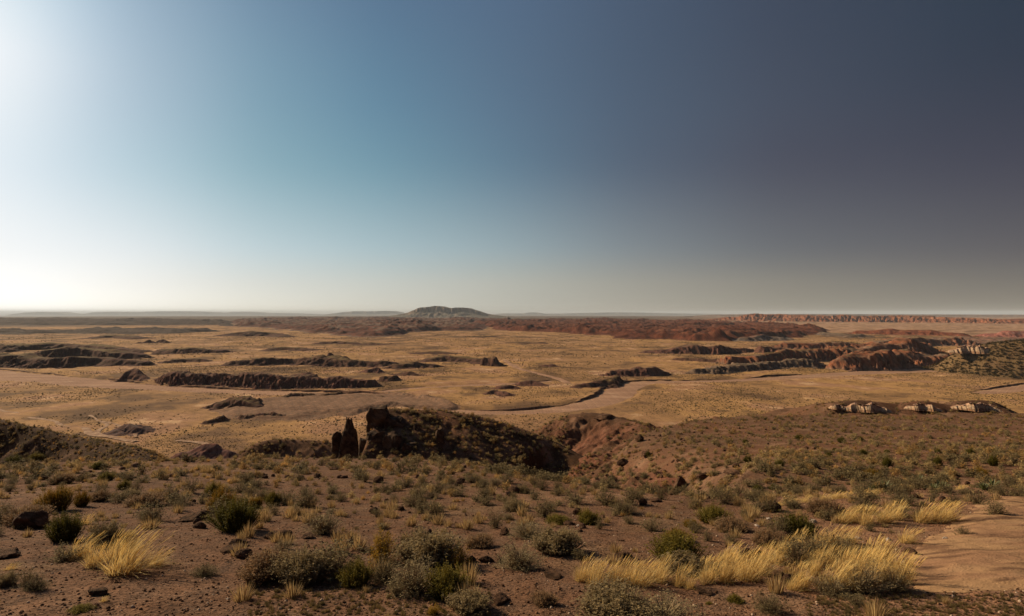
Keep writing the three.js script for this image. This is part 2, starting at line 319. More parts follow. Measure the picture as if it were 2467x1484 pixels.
// ---------------------------------------------------------------- ground colours (base colours of the soil and the grass cover)
const SOIL = [0.134, 0.071, 0.042], SOIL_RED = [0.15, 0.071, 0.04], SOIL_PALE = [0.25, 0.14, 0.084];
const GRASS = [0.4, 0.222, 0.09], GRASS2 = [0.31, 0.172, 0.08], PINK = [0.31, 0.165, 0.095], DARK = [0.12, 0.068, 0.04], CREAM = [0.5, 0.32, 0.18];
function groundColor(x, z, y) {
  const r = Math.hypot(x, z);
  let c;
  const near = y - valleyY(x, z);
  const rimMix = smooth(3, 30, near + 8 * fbm(x * 0.05, z * 0.05, 2));
  if (rimMix > 0) {
    const a = fbm(x * 0.35, z * 0.35, 4), b = fbm(x * 0.06 + 40, z * 0.06, 3);
    c = mix3(SOIL, SOIL_RED, smooth(-0.2, 0.35, b));
    c = mix3(c, SOIL_PALE, 0.7 * smooth(0.02, 0.4, a) * smooth(-0.3, 0.3, b + 0.2));
    const g = smooth(0.0, 0.5, fbm(x * 0.5 - 30, z * 0.5, 3));
    c = mix3(c, [0.2, 0.13, 0.07], 0.35 * g);
    const right = smooth(0.3, 0.6, x / Math.max(1, -z)) * (1 - smooth(18, 26, -z)) * smooth(0, 2, -z);
    c = mix3(c, [0.26, 0.135, 0.078], 0.55 * right);
    if (rimMix >= 1) return c;
  }
  const n1 = fbm(x * 0.0035 + 11, z * 0.0035, 4), n2 = fbm(x * 0.012, z * 0.012 + 8, 4), n3 = fbm(x * 0.05, z * 0.05, 3), n4 = fbm(x * 0.0012 - 5, z * 0.0012, 3);
  const n5 = fbm(x * 0.16, z * 0.16, 3);
  let v = mix3(GRASS2, GRASS, smooth(-0.2, 0.25, n1 + 0.5 * n3));
  v = mix3(v, PINK, 0.85 * smooth(0.05, 0.38, n2 + 0.35 * n1));
  v = mix3(v, DARK, 0.85 * smooth(0.04, 0.34, -n2 + 0.6 * n3 + 0.5 * n4 + 0.25 * n5));
  v = mix3(v, CREAM, 0.6 * smooth(0.28, 0.42, n2 * 0.7 + n3 * 0.6));
  if (r < 560) v = mix3(v, [0.22, 0.115, 0.064], 0.7 * smooth(560, 330, r + 120 * n1));
  const far = smooth(4300, 5600, r + 700 * n4), west = 1 - smooth(0.2, 0.6, x / Math.max(1, -z)) * smooth(0, 1, -z);
  v = mix3(v, [0.065, 0.048, 0.036], far * 0.9 * west * (0.75 + 0.25 * smooth(-0.2, 0.2, n1)));
  v = mix3(v, [0.4, 0.24, 0.16], smooth(2700, 3300, r) * (1 - west) * 0.8 * smooth(-0.35, 0.15, n2));
  v = scl(v, clamp(1 + 0.5 * n5 + 0.3 * n3 + 0.25 * n2, 0.4, 1.7));
  return rimMix > 0 ? mix3(v, c, rimMix) : v;
}

// ---------------------------------------------------------------- the ground: one sheet from underfoot to the horizon
function makeGround() {
  const ang = [], rad = [];
  const nIn = 550, half = 45.5;
  for (let i = 0; i <= nIn; i++) ang.push((-half + 2 * half * i / nIn) * RAD);
  for (let i = 1; i < 90; i++) ang.push((half + (360 - 2 * half) * i / 90) * RAD);
  for (let r = 0.5; r < 46000;) { rad.push(r); r *= r < 4 ? 1.03 : r < 3000 ? 1.0102 : 1.016; }
  const na = ang.length, nr = rad.length, pos = new Float32Array((na * nr + 1) * 3), col = new Float32Array((na * nr + 1) * 3), uv = new Float32Array((na * nr + 1) * 2), idx = new Uint32Array((na * (nr - 1) * 2 + na) * 3);
  let p = 0;
  for (let j = 0; j < nr; j++) for (let i = 0; i < na; i++, p++) {
    const x = Math.sin(ang[i]) * rad[j], z = -Math.cos(ang[i]) * rad[j], y = groundY(x, z), c = groundColor(x, z, y);
    pos.set([x, y, z], p * 3); col.set(c, p * 3); uv.set([x / 3.2, z / 3.2], p * 2);
  }
  pos.set([0, groundY(0, 0), 0], p * 3); col.set(groundColor(0, 0, 0), p * 3);
  let q = 0;
  for (let j = 0; j < nr - 1; j++) for (let i = 0; i < na; i++) {
    const a = j * na + i, b = j * na + (i + 1) % na, c = a + na, d = b + na;
    idx[q++] = a; idx[q++] = b; idx[q++] = c; idx[q++] = b; idx[q++] = d; idx[q++] = c;
  }
  for (let i = 0; i < na; i++) { idx[q++] = p; idx[q++] = (i + 1) % na; idx[q++] = i; }
  const g = new THREE.BufferGeometry();
  g.setAttribute('position', new THREE.BufferAttribute(pos, 3)); g.setAttribute('color', new THREE.BufferAttribute(col, 3)); g.setAttribute('uv', new THREE.BufferAttribute(uv, 2));
  g.setIndex(new THREE.BufferAttribute(idx, 1));
  g.computeVertexNormals();
  top(new THREE.Mesh(g, soil), 'ground', 'brown desert ground running from the rim down to the yellow valley', 'ground', null, 'structure');
}
makeGround();

// a piece of terrain standing on the ground: rows of points; h(x, z) is its height above y0(x, z), and pieces with h <= 0 are left out
let triangles = 0;
function patch(box, dx, dz, y0, h, color, uvScale = 6) {
  const [x0, x1, z0, z1] = box, nx = Math.max(2, Math.ceil((x1 - x0) / dx)), nz = Math.max(2, Math.ceil((z1 - z0) / dz));
  const id = new Int32Array((nx + 1) * (nz + 1)).fill(-1), hs = new Float32Array((nx + 1) * (nz + 1)), pos = [], col = [], uv = [], idx = [];
  for (let j = 0; j <= nz; j++) for (let i = 0; i <= nx; i++) hs[j * (nx + 1) + i] = h(lerp(x0, x1, i / nx), lerp(z0, z1, j / nz));
  const v = (i, j) => {
    const k = j * (nx + 1) + i;
    if (id[k] < 0) {
      const x = lerp(x0, x1, i / nx), z = lerp(z0, z1, j / nz), hh = Math.max(hs[k], -0.03 * Math.min(dx, dz) - 0.05), y = y0(x, z) + hh;
      const e = hs[Math.min(nz, j + 1) * (nx + 1) + i] - hs[Math.max(0, j - 1) * (nx + 1) + i], f = hs[j * (nx + 1) + Math.min(nx, i + 1)] - hs[j * (nx + 1) + Math.max(0, i - 1)];
      id[k] = pos.length / 3;
      pos.push(x, y, z); col.push(...color(x, z, y, hs[k], Math.hypot(e / (2 * (z1 - z0) / nz), f / (2 * (x1 - x0) / nx)))); uv.push((x + y * 0.5) / uvScale, (z + y * 0.7) / uvScale);
    }
    return id[k];
  };
  for (let j = 0; j < nz; j++) for (let i = 0; i < nx; i++) {
    const k = j * (nx + 1) + i;
    if (hs[k] <= 0 && hs[k + 1] <= 0 && hs[k + nx + 1] <= 0 && hs[k + nx + 2] <= 0) continue;
    const a = v(i, j), b = v(i + 1, j), c = v(i, j + 1), d = v(i + 1, j + 1);
    if ((i + j) & 1) idx.push(a, c, b, b, c, d); else idx.push(a, c, d, a, d, b);
  }
  const g = new THREE.BufferGeometry();
  g.setAttribute('position', new THREE.Float32BufferAttribute(pos, 3)); g.setAttribute('color', new THREE.Float32BufferAttribute(col, 3)); g.setAttribute('uv', new THREE.Float32BufferAttribute(uv, 2));
  g.setIndex(idx); g.computeVertexNormals();
  triangles += idx.length / 3;
  return g;
}

// ---------------------------------------------------------------- hills on the rim
function hillMesh(key, label) {
  const h = HILLS[key], xs = h.nodes.map((n) => n[0]), zs = h.nodes.map((n) => n[1]);
  const box = [Math.min(...xs) - 22, Math.max(...xs) + 22, Math.min(...zs) - 26, Math.min(-24, Math.max(...zs) + 24)];
  const rocky = key === 'ledge' ? 0.2 : key === 'dark' || key === 'middle' ? 1 : 0.5;
  const cell = key === 'dark' ? 1.6 : 1;
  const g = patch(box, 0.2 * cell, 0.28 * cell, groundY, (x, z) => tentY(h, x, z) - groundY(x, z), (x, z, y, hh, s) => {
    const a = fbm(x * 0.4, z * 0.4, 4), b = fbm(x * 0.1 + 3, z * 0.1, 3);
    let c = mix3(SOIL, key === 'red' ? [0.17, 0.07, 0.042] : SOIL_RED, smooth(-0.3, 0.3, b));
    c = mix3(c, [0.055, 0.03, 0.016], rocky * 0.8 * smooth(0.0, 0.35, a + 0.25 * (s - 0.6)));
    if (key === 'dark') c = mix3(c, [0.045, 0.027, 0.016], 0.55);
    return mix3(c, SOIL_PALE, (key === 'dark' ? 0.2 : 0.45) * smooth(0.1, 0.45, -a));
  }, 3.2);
  top(new THREE.Mesh(g, soil), 'hill', label, 'hill', null, 'structure');
}
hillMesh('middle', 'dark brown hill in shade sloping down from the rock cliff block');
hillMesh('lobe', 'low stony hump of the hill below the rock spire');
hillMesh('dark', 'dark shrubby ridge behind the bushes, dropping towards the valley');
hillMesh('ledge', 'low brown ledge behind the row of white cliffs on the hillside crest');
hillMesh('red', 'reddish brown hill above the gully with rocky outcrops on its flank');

// ---------------------------------------------------------------- washes: beds and cut banks
function ribbon(nodes, rows, fn) {                                   // fn(k, node, normal, s) -> [x, y, z, colour]
  const pos = [], col = [], uv = [], idx = [];
  let s = 0;
  for (let i = 0; i < nodes.length; i++) {
    const a = nodes[Math.max(0, i - 1)], b = nodes[Math.min(nodes.length - 1, i + 1)], l = Math.hypot(b[0] - a[0], b[1] - a[1]) || 1;
    if (i) s += Math.hypot(nodes[i][0] - nodes[i - 1][0], nodes[i][1] - nodes[i - 1][1]);
    for (let k = 0; k < rows; k++) { const [x, y, z, c] = fn(k, nodes[i], [-(b[1] - a[1]) / l, (b[0] - a[0]) / l], s); pos.push(x, y, z); col.push(...c); uv.push(x / 9, (z + y) / 9); }
    if (i) for (let k = 0; k < rows - 1; k++) { const p = (i - 1) * rows + k; idx.push(p, p + rows, p + 1, p + 1, p + rows, p + rows + 1); }
  }
  const g = new THREE.BufferGeometry();
  g.setAttribute('position', new THREE.Float32BufferAttribute(pos, 3)); g.setAttribute('color', new THREE.Float32BufferAttribute(col, 3)); g.setAttribute('uv', new THREE.Float32BufferAttribute(uv, 2));
  g.setIndex(idx); g.computeVertexNormals();
  return g;
}
const washNames = ['wide dry wash of pinkish sand winding across the valley', 'narrow dry side wash joining the wide one beside the dark ridge', 'thin pale dry stream bed crossing the yellow grass flat', 'short stretch of dry wash beside the shrubby spur hill', 'pale dry rill running down to the twin dark cones', 'short pale rill joining the longer one above the cones', 'thin pale rill passing just behind the cones', 'thin pale rill above the smooth purple red mound'];
WASHES.forEach((w, n) => {
  const fine = [];
  for (let i = 0; i < w.curve.length - 1; i++) { const a = w.curve[i], b = w.curve[i + 1], m = Math.max(1, Math.round(Math.hypot(b[0] - a[0], b[1] - a[1]) / 3)); for (let k = 0; k < m; k++) fine.push(a.map((v, c) => lerp(v, b[c], k / m))); }
  fine.push(w.curve[w.curve.length - 1]);
  const bedY = (x, z) => valleyY(x, z) - w.depth;
  const bed = ribbon(fine, 9, (k, p, nrm) => {
    const t = k / 8 * 2 - 1, wob = 1 + (w.pale ? 0.6 : 0.18) * noise(p[0] * 0.05, p[1] * 0.05), o = t * p[2] / 2 * wob + (w.pale ? 5 * noise(p[0] * 0.03 + 7, p[1] * 0.03) : 0), x = p[0] + nrm[0] * o, z = p[1] + nrm[1] * o;
    const a = fbm(x * 0.02, z * 0.06, 3), c = w.pale ? mix3([0.25, 0.145, 0.09], [0.38, 0.245, 0.16], smooth(-0.3, 0.3, fbm(x * 0.15, z * 0.15, 3))) : mix3([0.28, 0.158, 0.1], [0.37, 0.215, 0.135], smooth(-0.3, 0.4, a));
    return [x, bedY(x, z) + (w.pale ? 0.5 : 0.25) + (Math.abs(t) > 0.95 ? -0.35 : 0), z, mix3(c, [0.45, 0.3, 0.2], 0.6 * smooth(0.25, 0.5, fbm(x * 0.03 + 9, z * 0.09, 2)))];
  });
  top(new THREE.Mesh(bed, clay), 'wash', washNames[n], 'dry wash', null, 'structure');
  if (n === 2 || w.pale) return;
  const bank = ribbon(fine, 5, (k, p, nrm) => {
    const far = nrm[1] < 0 ? 1 : -1, j = noise(p[0] * 0.06, p[1] * 0.06) * 3 + noise(p[0] * 0.2, p[1] * 0.2) * 1.2, o = far * (p[2] / 2 + j);
    const steps = [[0, 0.1], [0.8, 0.45], [1.1, 1], [3, 1.12], [7, 0.9]][k], hgt = w.depth * clamp(0.8 + 1.1 * noise(p[0] * 0.012 + 5, p[1] * 0.012), 0.1, 1.6), x = p[0] + nrm[0] * (o + far * steps[0]), z = p[1] + nrm[1] * (o + far * steps[0]);
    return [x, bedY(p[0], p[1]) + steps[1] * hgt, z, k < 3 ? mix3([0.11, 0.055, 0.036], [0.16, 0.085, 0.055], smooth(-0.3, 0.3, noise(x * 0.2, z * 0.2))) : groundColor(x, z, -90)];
  });
  top(new THREE.Mesh(bank, clay), 'wash_bank', ['steep dark cut bank along the far side of the wide wash', 'low cut bank along the narrow side wash', '', 'cut bank of the short wash beside the spur hill'][n], 'bank', null, 'structure');
});

// ---------------------------------------------------------------- ridges, mounds and badlands out in the valley
const RED = [0.165, 0.052, 0.027], RUST = [0.225, 0.083, 0.041], BROWN = [0.085, 0.045, 0.027], PURPLE = [0.1, 0.048, 0.035], GREY = [0.145, 0.097, 0.066], CAP = [0.14, 0.09, 0.04], WHITE = [0.52, 0.42, 0.33];
function strata(h, H, x, z, pal, s) {
  const t = h / H + 0.12 * fbm(x * 0.012, z * 0.012, 2), band = 0.5 + 0.5 * Math.sin(t * 17 + fbm(x * 0.004, z * 0.004, 2) * 4);
  let c = mix3(pal[0], pal[1], smooth(0.25, 0.75, band));
  if (pal[2]) c = mix3(c, pal[2], 0.8 * smooth(0.8, 0.98, 0.5 + 0.5 * Math.sin(t * 9 + 1.7)));
  const cap = smooth(0.55, 0.8, t) * (1 - smooth(0.12, 0.4, s));
  return scl(mix3(c, pal[3] ?? CAP, cap), 1 + 0.28 * fbm(x * 0.08, z * 0.08, 3));
}
// nodes: [px, py of the foot in front, radius in metres, height in metres]; the crest stands one radius behind the foot
function ridge(name, label, category, nodes, pal, o = {}) {
  const { gully = 0.55, wave = 1, flat = 0.45, rough = 0.1, res = 1, group } = o;
  nodes = nodes.map(([a, b, r, h]) => [a, b, r * 1.35, h * 0.86]);
  const w = curve(nodes.map(([px, py, r, h]) => { const [x, z] = gp(px, py), d = Math.hypot(x, z); return [x * (1 + r / d), z * (1 + r / d), r, h]; }), nodes.length > 2 ? 4 : 2);
  const R = Math.max(...nodes.map((n) => n[2])), H = Math.max(...nodes.map((n) => n[3])), xs = w.map((p) => p[0]), zs = w.map((p) => p[1]), dist = -Math.max(...zs);
  const box = [Math.min(...xs) - R * 1.15, Math.max(...xs) + R * 1.15, Math.min(...zs) - R * 1.15, Math.max(...zs) + R * 1.15];
  const lam = wave * R * 0.55;
  const h = (x, z) => {
    const wx = x + R * (0.1 * noise(x / R * 1.6, z / R * 1.6) + 0.3 * noise(x / R * 0.55 + 3, z / R * 0.55)), wz = z + R * (0.1 * noise(x / R * 1.6 + 9, z / R * 1.6) + 0.3 * noise(x / R * 0.55 - 8, z / R * 0.55 + 4));
    const a = along(w, wx, wz), r = a.v(2), q = a.d / r;
    if (q > 1.3) return -1;
    const g = ridged(x / lam, z / lam, 3);                          // spurs and gullies
    const s = 1 - q - gully * 1.15 * (1 - g) * smooth(0.02, 0.5, q) + 0.18 * noise(x / lam * 0.5, z / lam * 0.5) + 0.25 * noise(x / R * 0.7 + 31, z / R * 0.7) - 0.04;
    if (s <= 0) return s;
    const f2 = 1 - flat * 0.8, prof = flat > 0 ? smooth(0, f2, s) * 0.45 + 0.55 * Math.min(1, s / f2) : Math.pow(s, 1.15);
    return a.v(3) * prof * (0.95 + 0.3 * noise(x / R * 0.5 + 3, z / R * 0.5) + 0.28 * noise(x / R * 1.5 + 3, z / R * 1.5)) + rough * a.v(3) * (fbm(x / lam * 1.6, z / lam * 1.6, 3)) * smooth(0, 0.25, s);
  };
  const dx = Math.max(0.35, dist * 0.0021 * res), g = patch(box, dx, dx * 1.7, groundY, h, (x, z, y, hh, s) => strata(Math.max(0, hh), H, x, z, pal, s), Math.max(6, dx * 14));
  return top(new THREE.Mesh(g, clay), name, label, category, group, 'structure');
}
const DK = [BROWN, PURPLE, null, CAP], DKR = [[0.13, 0.06, 0.042], PURPLE, null, [0.15, 0.095, 0.058]], ORG = [RUST, [0.17, 0.072, 0.042], [0.2, 0.125, 0.085], [0.17, 0.115, 0.065]], GR = [[0.115, 0.072, 0.05], GREY, null, [0.18, 0.125, 0.075]], RDB = [RED, [0.115, 0.036, 0.02], [0.2, 0.08, 0.045], [0.17, 0.07, 0.033]];
// left of the valley
ridge('badlands_ridge', 'long dark gullied ridge behind the widest stretch of wash', 'ridge', [[-120, 878, 45, 22], [0, 880, 45, 20], [90, 884, 40, 19], [170, 884, 38, 19], [240, 880, 34, 15], [300, 882, 30, 13], [345, 881, 20, 9]], DK, { flat: 0.35, wave: 0.8 });
ridge('badlands_ridge', 'second dark ridge rising just behind the long gullied one', 'ridge', [[110, 866, 40, 18], [200, 862, 45, 20], [290, 864, 40, 16], [340, 864, 26, 10]], DK, { wave: 0.8 });
ridge('badlands_ridge', 'thin dark plateau edge far behind the long gullied ridge', 'ridge', [[-150, 842, 60, 14], [40, 846, 60, 15], [150, 843, 60, 16], [260, 846, 50, 13], [330, 850, 30, 8]], DK);
ridge('clay_mound', 'low dark hummock standing alone in grass between two ridges', 'mound', [[410, 874, 18, 6], [450, 872, 22, 9], [490, 871, 18, 6]], DK, { flat: 0.1 });
ridge('badlands_ridge', 'short dark ridge with pale ground before it, beyond the hummock', 'ridge', [[395, 852, 30, 10], [440, 853, 34, 13], [500, 852, 34, 13], [545, 850, 22, 8]], DK);
ridge('badlands_ridge', 'broad broken dark ridge with one pointed knob', 'ridge', [[560, 884, 26, 8], [640, 882, 36, 13], [720, 881, 40, 15], [800, 880, 42, 15], [880, 884, 30, 10], [930, 882, 26, 7]], DK, { wave: 0.6, flat: 0.2, rough: 0.25 });
ridge('butte', 'small pointed dark knob on the broken ridge', 'butte', [[794, 868, 16, 21], [800, 868, 15, 16]], DK, { flat: 0, gully: 0.3 });
ridge('clay_mound', 'rounded dark red mound at the wash edge, apart from the cliffs', 'mound', [[298, 918, 12, 9], [318, 917, 17, 13.5], [345, 919, 12, 7]], DKR, { flat: 0.15 });
ridge('badlands_ridge', 'dark row of bluffs standing right above the wide wash', 'ridge', [[392, 923, 14, 9], [420, 926, 22, 16], [465, 928, 24, 16.5], [540, 931, 26, 15], [640, 934, 27, 15], [730, 936, 27, 15], [800, 938, 22, 14], [850, 937, 16, 12], [893, 935, 13, 11]], DKR, { flat: 0.4, wave: 0.42, gully: 0.7, rough: 0.16, res: 0.8 });
ridge('rock_outcrop', 'dark rocky end block beside the row of bluffs', 'outcrop', [[925, 921, 9, 8], [946, 921, 10, 8]], DK, { flat: 0.5 });
ridge('clay_mound', 'small dark dome behind the end of the bluffs', 'mound', [[893, 899, 12, 6], [910, 899, 14, 8]], DKR, { flat: 0.1 });
ridge('clay_mound', 'flat dark streak of mound trailing from the rocky end block', 'mound', [[958, 907, 12, 4], [980, 908, 14, 7], [998, 908, 10, 3]], DK, { flat: 0.1 });
ridge('badlands_ridge', 'low uneven dark ridge left of the square butte', 'ridge', [[960, 890, 22, 7], [1000, 888, 25, 10], [1040, 886, 22, 6]], DK, { flat: 0.2 });
ridge('badlands_ridge', 'low plateau step leading up to the square butte', 'ridge', [[1040, 872, 34, 7], [1085, 869, 40, 11], [1130, 871, 34, 8], [1170, 876, 24, 5]], DK, { flat: 0.4 });
ridge('butte', 'square dark butte with one sheer side, alone on the grass flat', 'butte', [[1176, 879, 12, 17], [1190, 880, 11, 15], [1205, 881, 12, 5]], DK, { flat: 0.7, gully: 0.3 });
ridge('clay_mound', 'wide dark maroon mound beyond the bend of the wash', 'mound', [[1472, 907, 16, 9], [1510, 908, 22, 14], [1560, 908, 22, 14], [1590, 907, 15, 8]], DKR, { flat: 0.4, wave: 0.6, res: 0.8 });
ridge('clay_mound', 'flat brown mound inside the loop of the wash, nearest the side wash', 'mound', [[1205, 939, 9, 3], [1222, 939, 11, 5], [1242, 939, 9, 3]], DKR, { flat: 0.1 });
ridge('clay_mound', 'low brown pair of humps inside the loop of the wash', 'mound', [[1176, 954, 9, 4], [1195, 953, 10, 5.5], [1225, 956, 9, 4]], DKR, { flat: 0.1 });
ridge('clay_mound', 'faint wide reddish rise inside the loop of the wash', 'mound', [[1258, 931, 12, 4], [1285, 931, 15, 6], [1306, 931, 10, 3]], DKR, { flat: 0.1 });
ridge('clay_mound', 'tiny mound by the thin stream bed', 'mound', [[1312, 882, 12, 4], [1330, 882, 14, 5]], DKR, { flat: 0.1 });
ridge('rock_outcrop', 'dark rubble hump at the head of the loop, beside the shadowed bank', 'outcrop', [[1395, 937, 14, 4], [1440, 935, 16, 6], [1478, 925, 13, 10], [1486, 918, 10, 8]], DK, { flat: 0.3, rough: 0.3 });
ridge('rock_outcrop', 'dark stony mound on the bench across from the bluffs', 'outcrop', [[522, 990, 12, 6], [560, 990, 17, 9], [605, 991, 17, 8], [638, 990, 10, 4]], DK, { flat: 0.35, rough: 0.3, res: 0.8 });
ridge('rock_outcrop', 'long low black ledge of rock on the bench', 'outcrop', [[668, 973, 8, 4], [720, 968, 11, 7], [780, 966, 10, 6.5], [826, 963, 8, 6]], DK, { flat: 0.6, rough: 0.3, wave: 0.5 });
ridge('rock_outcrop', 'short black ledge of rock near the wash, right of the long one', 'outcrop', [[862, 964, 7, 3.5], [900, 962, 8, 5], [926, 961, 7, 5]], DK, { flat: 0.6, rough: 0.3 });
ridge('rock_outcrop', 'thin scattered band of black rubble on the slope below the stony mound', 'outcrop', [[585, 1010, 6, 3.5], [630, 1011, 8, 5], [690, 1010, 6, 3]], DK, { flat: 0.3, rough: 0.6, wave: 0.4 });
ridge('rock_outcrop', 'small heap of dark rubble above the twin mounds', 'outcrop', [[500, 1022, 5, 2.5], [540, 1017, 6, 4]], DK, { flat: 0.2, rough: 0.6, wave: 0.4 });
ridge('bench', 'stony brown bench above the narrow part of the wash', 'bench', [[640, 1010, 40, 4], [760, 1000, 55, 5], [880, 996, 55, 5], [985, 985, 30, 4.5], [1045, 985, 14, 3.5]], [[0.17, 0.095, 0.06], [0.2, 0.115, 0.07], null, [0.2, 0.115, 0.072]], { flat: 0.85, gully: 0.2, rough: 0.05, res: 1.3 });
ridge('clay_mound', 'twin dark purple cones below the bench, larger cone', 'mound', [[300, 1046, 10, 5], [320, 1045, 12, 8], [345, 1046, 11, 5.5]], [[0.1, 0.06, 0.052], [0.14, 0.075, 0.055], null, [0.14, 0.09, 0.06]], { flat: 0, gully: 0.35, res: 0.7 });
ridge('clay_mound', 'twin dark purple cones below the bench, smaller cone', 'mound', [[270, 1050, 8, 2.5], [290, 1049, 9, 4]], [[0.1, 0.06, 0.052], [0.14, 0.075, 0.055], null, [0.14, 0.09, 0.06]], { flat: 0, gully: 0.35, res: 0.7 });
ridge('clay_mound', 'smooth purple red mound in the gap beside the stony hump', 'mound', [[455, 1112, 9, 4.5], [510, 1112, 11, 8.5], [548, 1113, 8, 5]], [[0.14, 0.06, 0.045], [0.12, 0.06, 0.05], null, [0.16, 0.075, 0.05]], { flat: 0.15, gully: 0.35, res: 0.7 });
ridge('butte', 'tiny dark spire with a spreading foot on the far grass flat', 'butte', [[354, 829, 20, 6], [358, 829, 17, 24], [361, 829, 17, 14]], DK, { flat: 0, gully: 0.2, res: 0.6 });
ridge('butte', 'tiny dark twin lump beside the far spire', 'butte', [[386, 828, 18, 9], [394, 828, 20, 15], [402, 828, 14, 7]], DK, { flat: 0.1, res: 0.6 });
ridge('clay_mound', 'far dark knob in front of the purple badlands', 'mound', [[545, 809, 40, 8], [600, 810, 60, 18], [650, 809, 50, 12], [690, 811, 40, 6]], DK, { flat: 0.15 });
ridge('badlands_ridge', 'thin far dark ridge line on the grass flat', 'ridge', [[230, 816, 50, 8], [290, 814, 60, 12], [340, 816, 40, 6]], DK);
for (const [px, py, r, h, l] of [[815, 828, 30, 7, 'flat dark streak of mound on the middle grass flat'], [905, 829, 26, 6, 'faint flat mound beside a dark streak on the grass flat'], [1045, 852, 34, 5, 'long shallow dark rise before the yellow flat'], [700, 845, 40, 8, 'low dark rise behind the broken ridge'], [1160, 812, 30, 5, 'small low rise where the yellow flat begins'], [1270, 828, 26, 5, 'small brown rise out on the yellow flat']])
  ridge('clay_mound', l, 'mound', [[px - 40, py, r * 0.7, h * 0.6], [px, py, r, h], [px + 40, py, r * 0.7, h * 0.6]], DK, { flat: 0.3 });

// right of the valley
ridge('badlands_ridge', 'dark red flat-topped ridge with steep bare face, behind the low rock shelf', 'ridge', [[1570, 851, 26, 9], [1620, 852, 30, 12], [1665, 853, 36, 20], [1720, 853, 36, 20], [1770, 851, 32, 18], [1795, 848, 22, 10]], DKR, { flat: 0.6, wave: 0.5 });
ridge('badlands_ridge', 'small dark block next to the flat-topped ridge', 'ridge', [[1838, 850, 22, 16], [1865, 850, 22, 14], [1890, 848, 16, 7]], DKR, { flat: 0.6 });
ridge('badlands_ridge', 'far orange scalloped ridge with brown top', 'ridge', [[1905, 842, 34, 16], [1980, 842, 40, 17], [2060, 841, 40, 17], [2130, 838, 40, 20], [2200, 834, 60, 26], [2290, 832, 60, 24]], ORG, { flat: 0.5, wave: 0.4, gully: 0.7 });
ridge('badlands_ridge', 'low grey brown rock shelf in front of the orange bluffs', 'ridge', [[1690, 901, 16, 7], [1740, 899, 22, 11], [1800, 893, 22, 11], [1880, 888, 24, 12], [1960, 886, 22, 11], [1985, 886, 14, 6]], GR, { flat: 0.4, wave: 0.5, rough: 0.3, gully: 0.6 });
ridge('badlands_ridge', 'layered middle tier of dark red bluffs above the rock shelf', 'ridge', [[1760, 880, 24, 14], [1830, 878, 34, 20], [1900, 875, 40, 22], [1980, 872, 45, 24], [2060, 868, 45, 26]], [[0.15, 0.075, 0.05], RUST, GREY, CAP], { flat: 0.45, wave: 0.42, gully: 0.75 });
ridge('badlands_ridge', 'bright orange and grey banded bluffs standing over the grass flat', 'ridge', [[2000, 890, 26, 17], [2050, 892, 30, 24], [2110, 890, 34, 28], [2160, 884, 34, 28], [2210, 885, 32, 26], [2250, 883, 28, 22], [2290, 880, 26, 18]], ORG, { flat: 0.4, wave: 0.5, gully: 0.8 });
ridge('badlands_ridge', 'reddish upper tier behind the banded bluffs', 'ridge', [[2080, 866, 45, 26], [2160, 864, 55, 32], [2240, 862, 50, 32]], ORG, { flat: 0.4, wave: 0.5 });
ridge('badlands_ridge', 'small dark rock step at the corner of the flat-topped ridge', 'ridge', [[1640, 869, 14, 5], [1680, 872, 18, 7], [1730, 874, 16, 6]], DK, { flat: 0.5, rough: 0.3 });
ridge('clay_mound', 'far grey green striped mound before the red badlands', 'mound', [[1785, 823, 40, 14], [1830, 822, 50, 20], [1880, 820, 44, 14]], [GREY, [0.15, 0.11, 0.09], null, [0.19, 0.08, 0.05]], { flat: 0.3, wave: 0.5 });
ridge('clay_mound', 'far pale hump on the tongue of yellow grass', 'mound', [[2055, 814, 40, 9], [2080, 814, 40, 12], [2095, 814, 30, 7]], GR, { flat: 0.3 });
ridge('clay_mound', 'long low grey tongue beside the red badlands', 'mound', [[1990, 808, 60, 12], [2030, 812, 60, 9]], GR, { flat: 0.2 });
ridge('badlands_ridge', 'row of small far red cones on pale ground', 'ridge', [[2080, 806, 60, 18], [2150, 808, 70, 24], [2230, 810, 70, 22], [2320, 812, 60, 16]], RDB, { flat: 0.1, wave: 0.5, gully: 0.9 });
ridge('badlands_ridge', 'far rose coloured cones by the frame edge', 'ridge', [[2385, 812, 60, 18], [2440, 814, 70, 26], [2520, 814, 70, 26]], [[0.27, 0.1, 0.075], [0.22, 0.08, 0.06], [0.32, 0.16, 0.12], [0.22, 0.1, 0.07]], { flat: 0.1, wave: 0.5, gully: 0.9 });
ridge('badlands_ridge', 'long orange cliff wall along the far skyline', 'ridge', [[1700, 772, 120, 10], [1780, 773, 220, 62], [1900, 775, 240, 78], [2050, 776, 240, 78], [2200, 777, 240, 70], [2330, 779, 230, 60], [2480, 781, 220, 52], [2620, 782, 220, 52], [2760, 783, 220, 50]], [[0.23, 0.085, 0.042], [0.17, 0.062, 0.033], [0.27, 0.13, 0.075], [0.2, 0.095, 0.05]], { flat: 0.55, wave: 0.28, gully: 0.75, res: 0.8 });

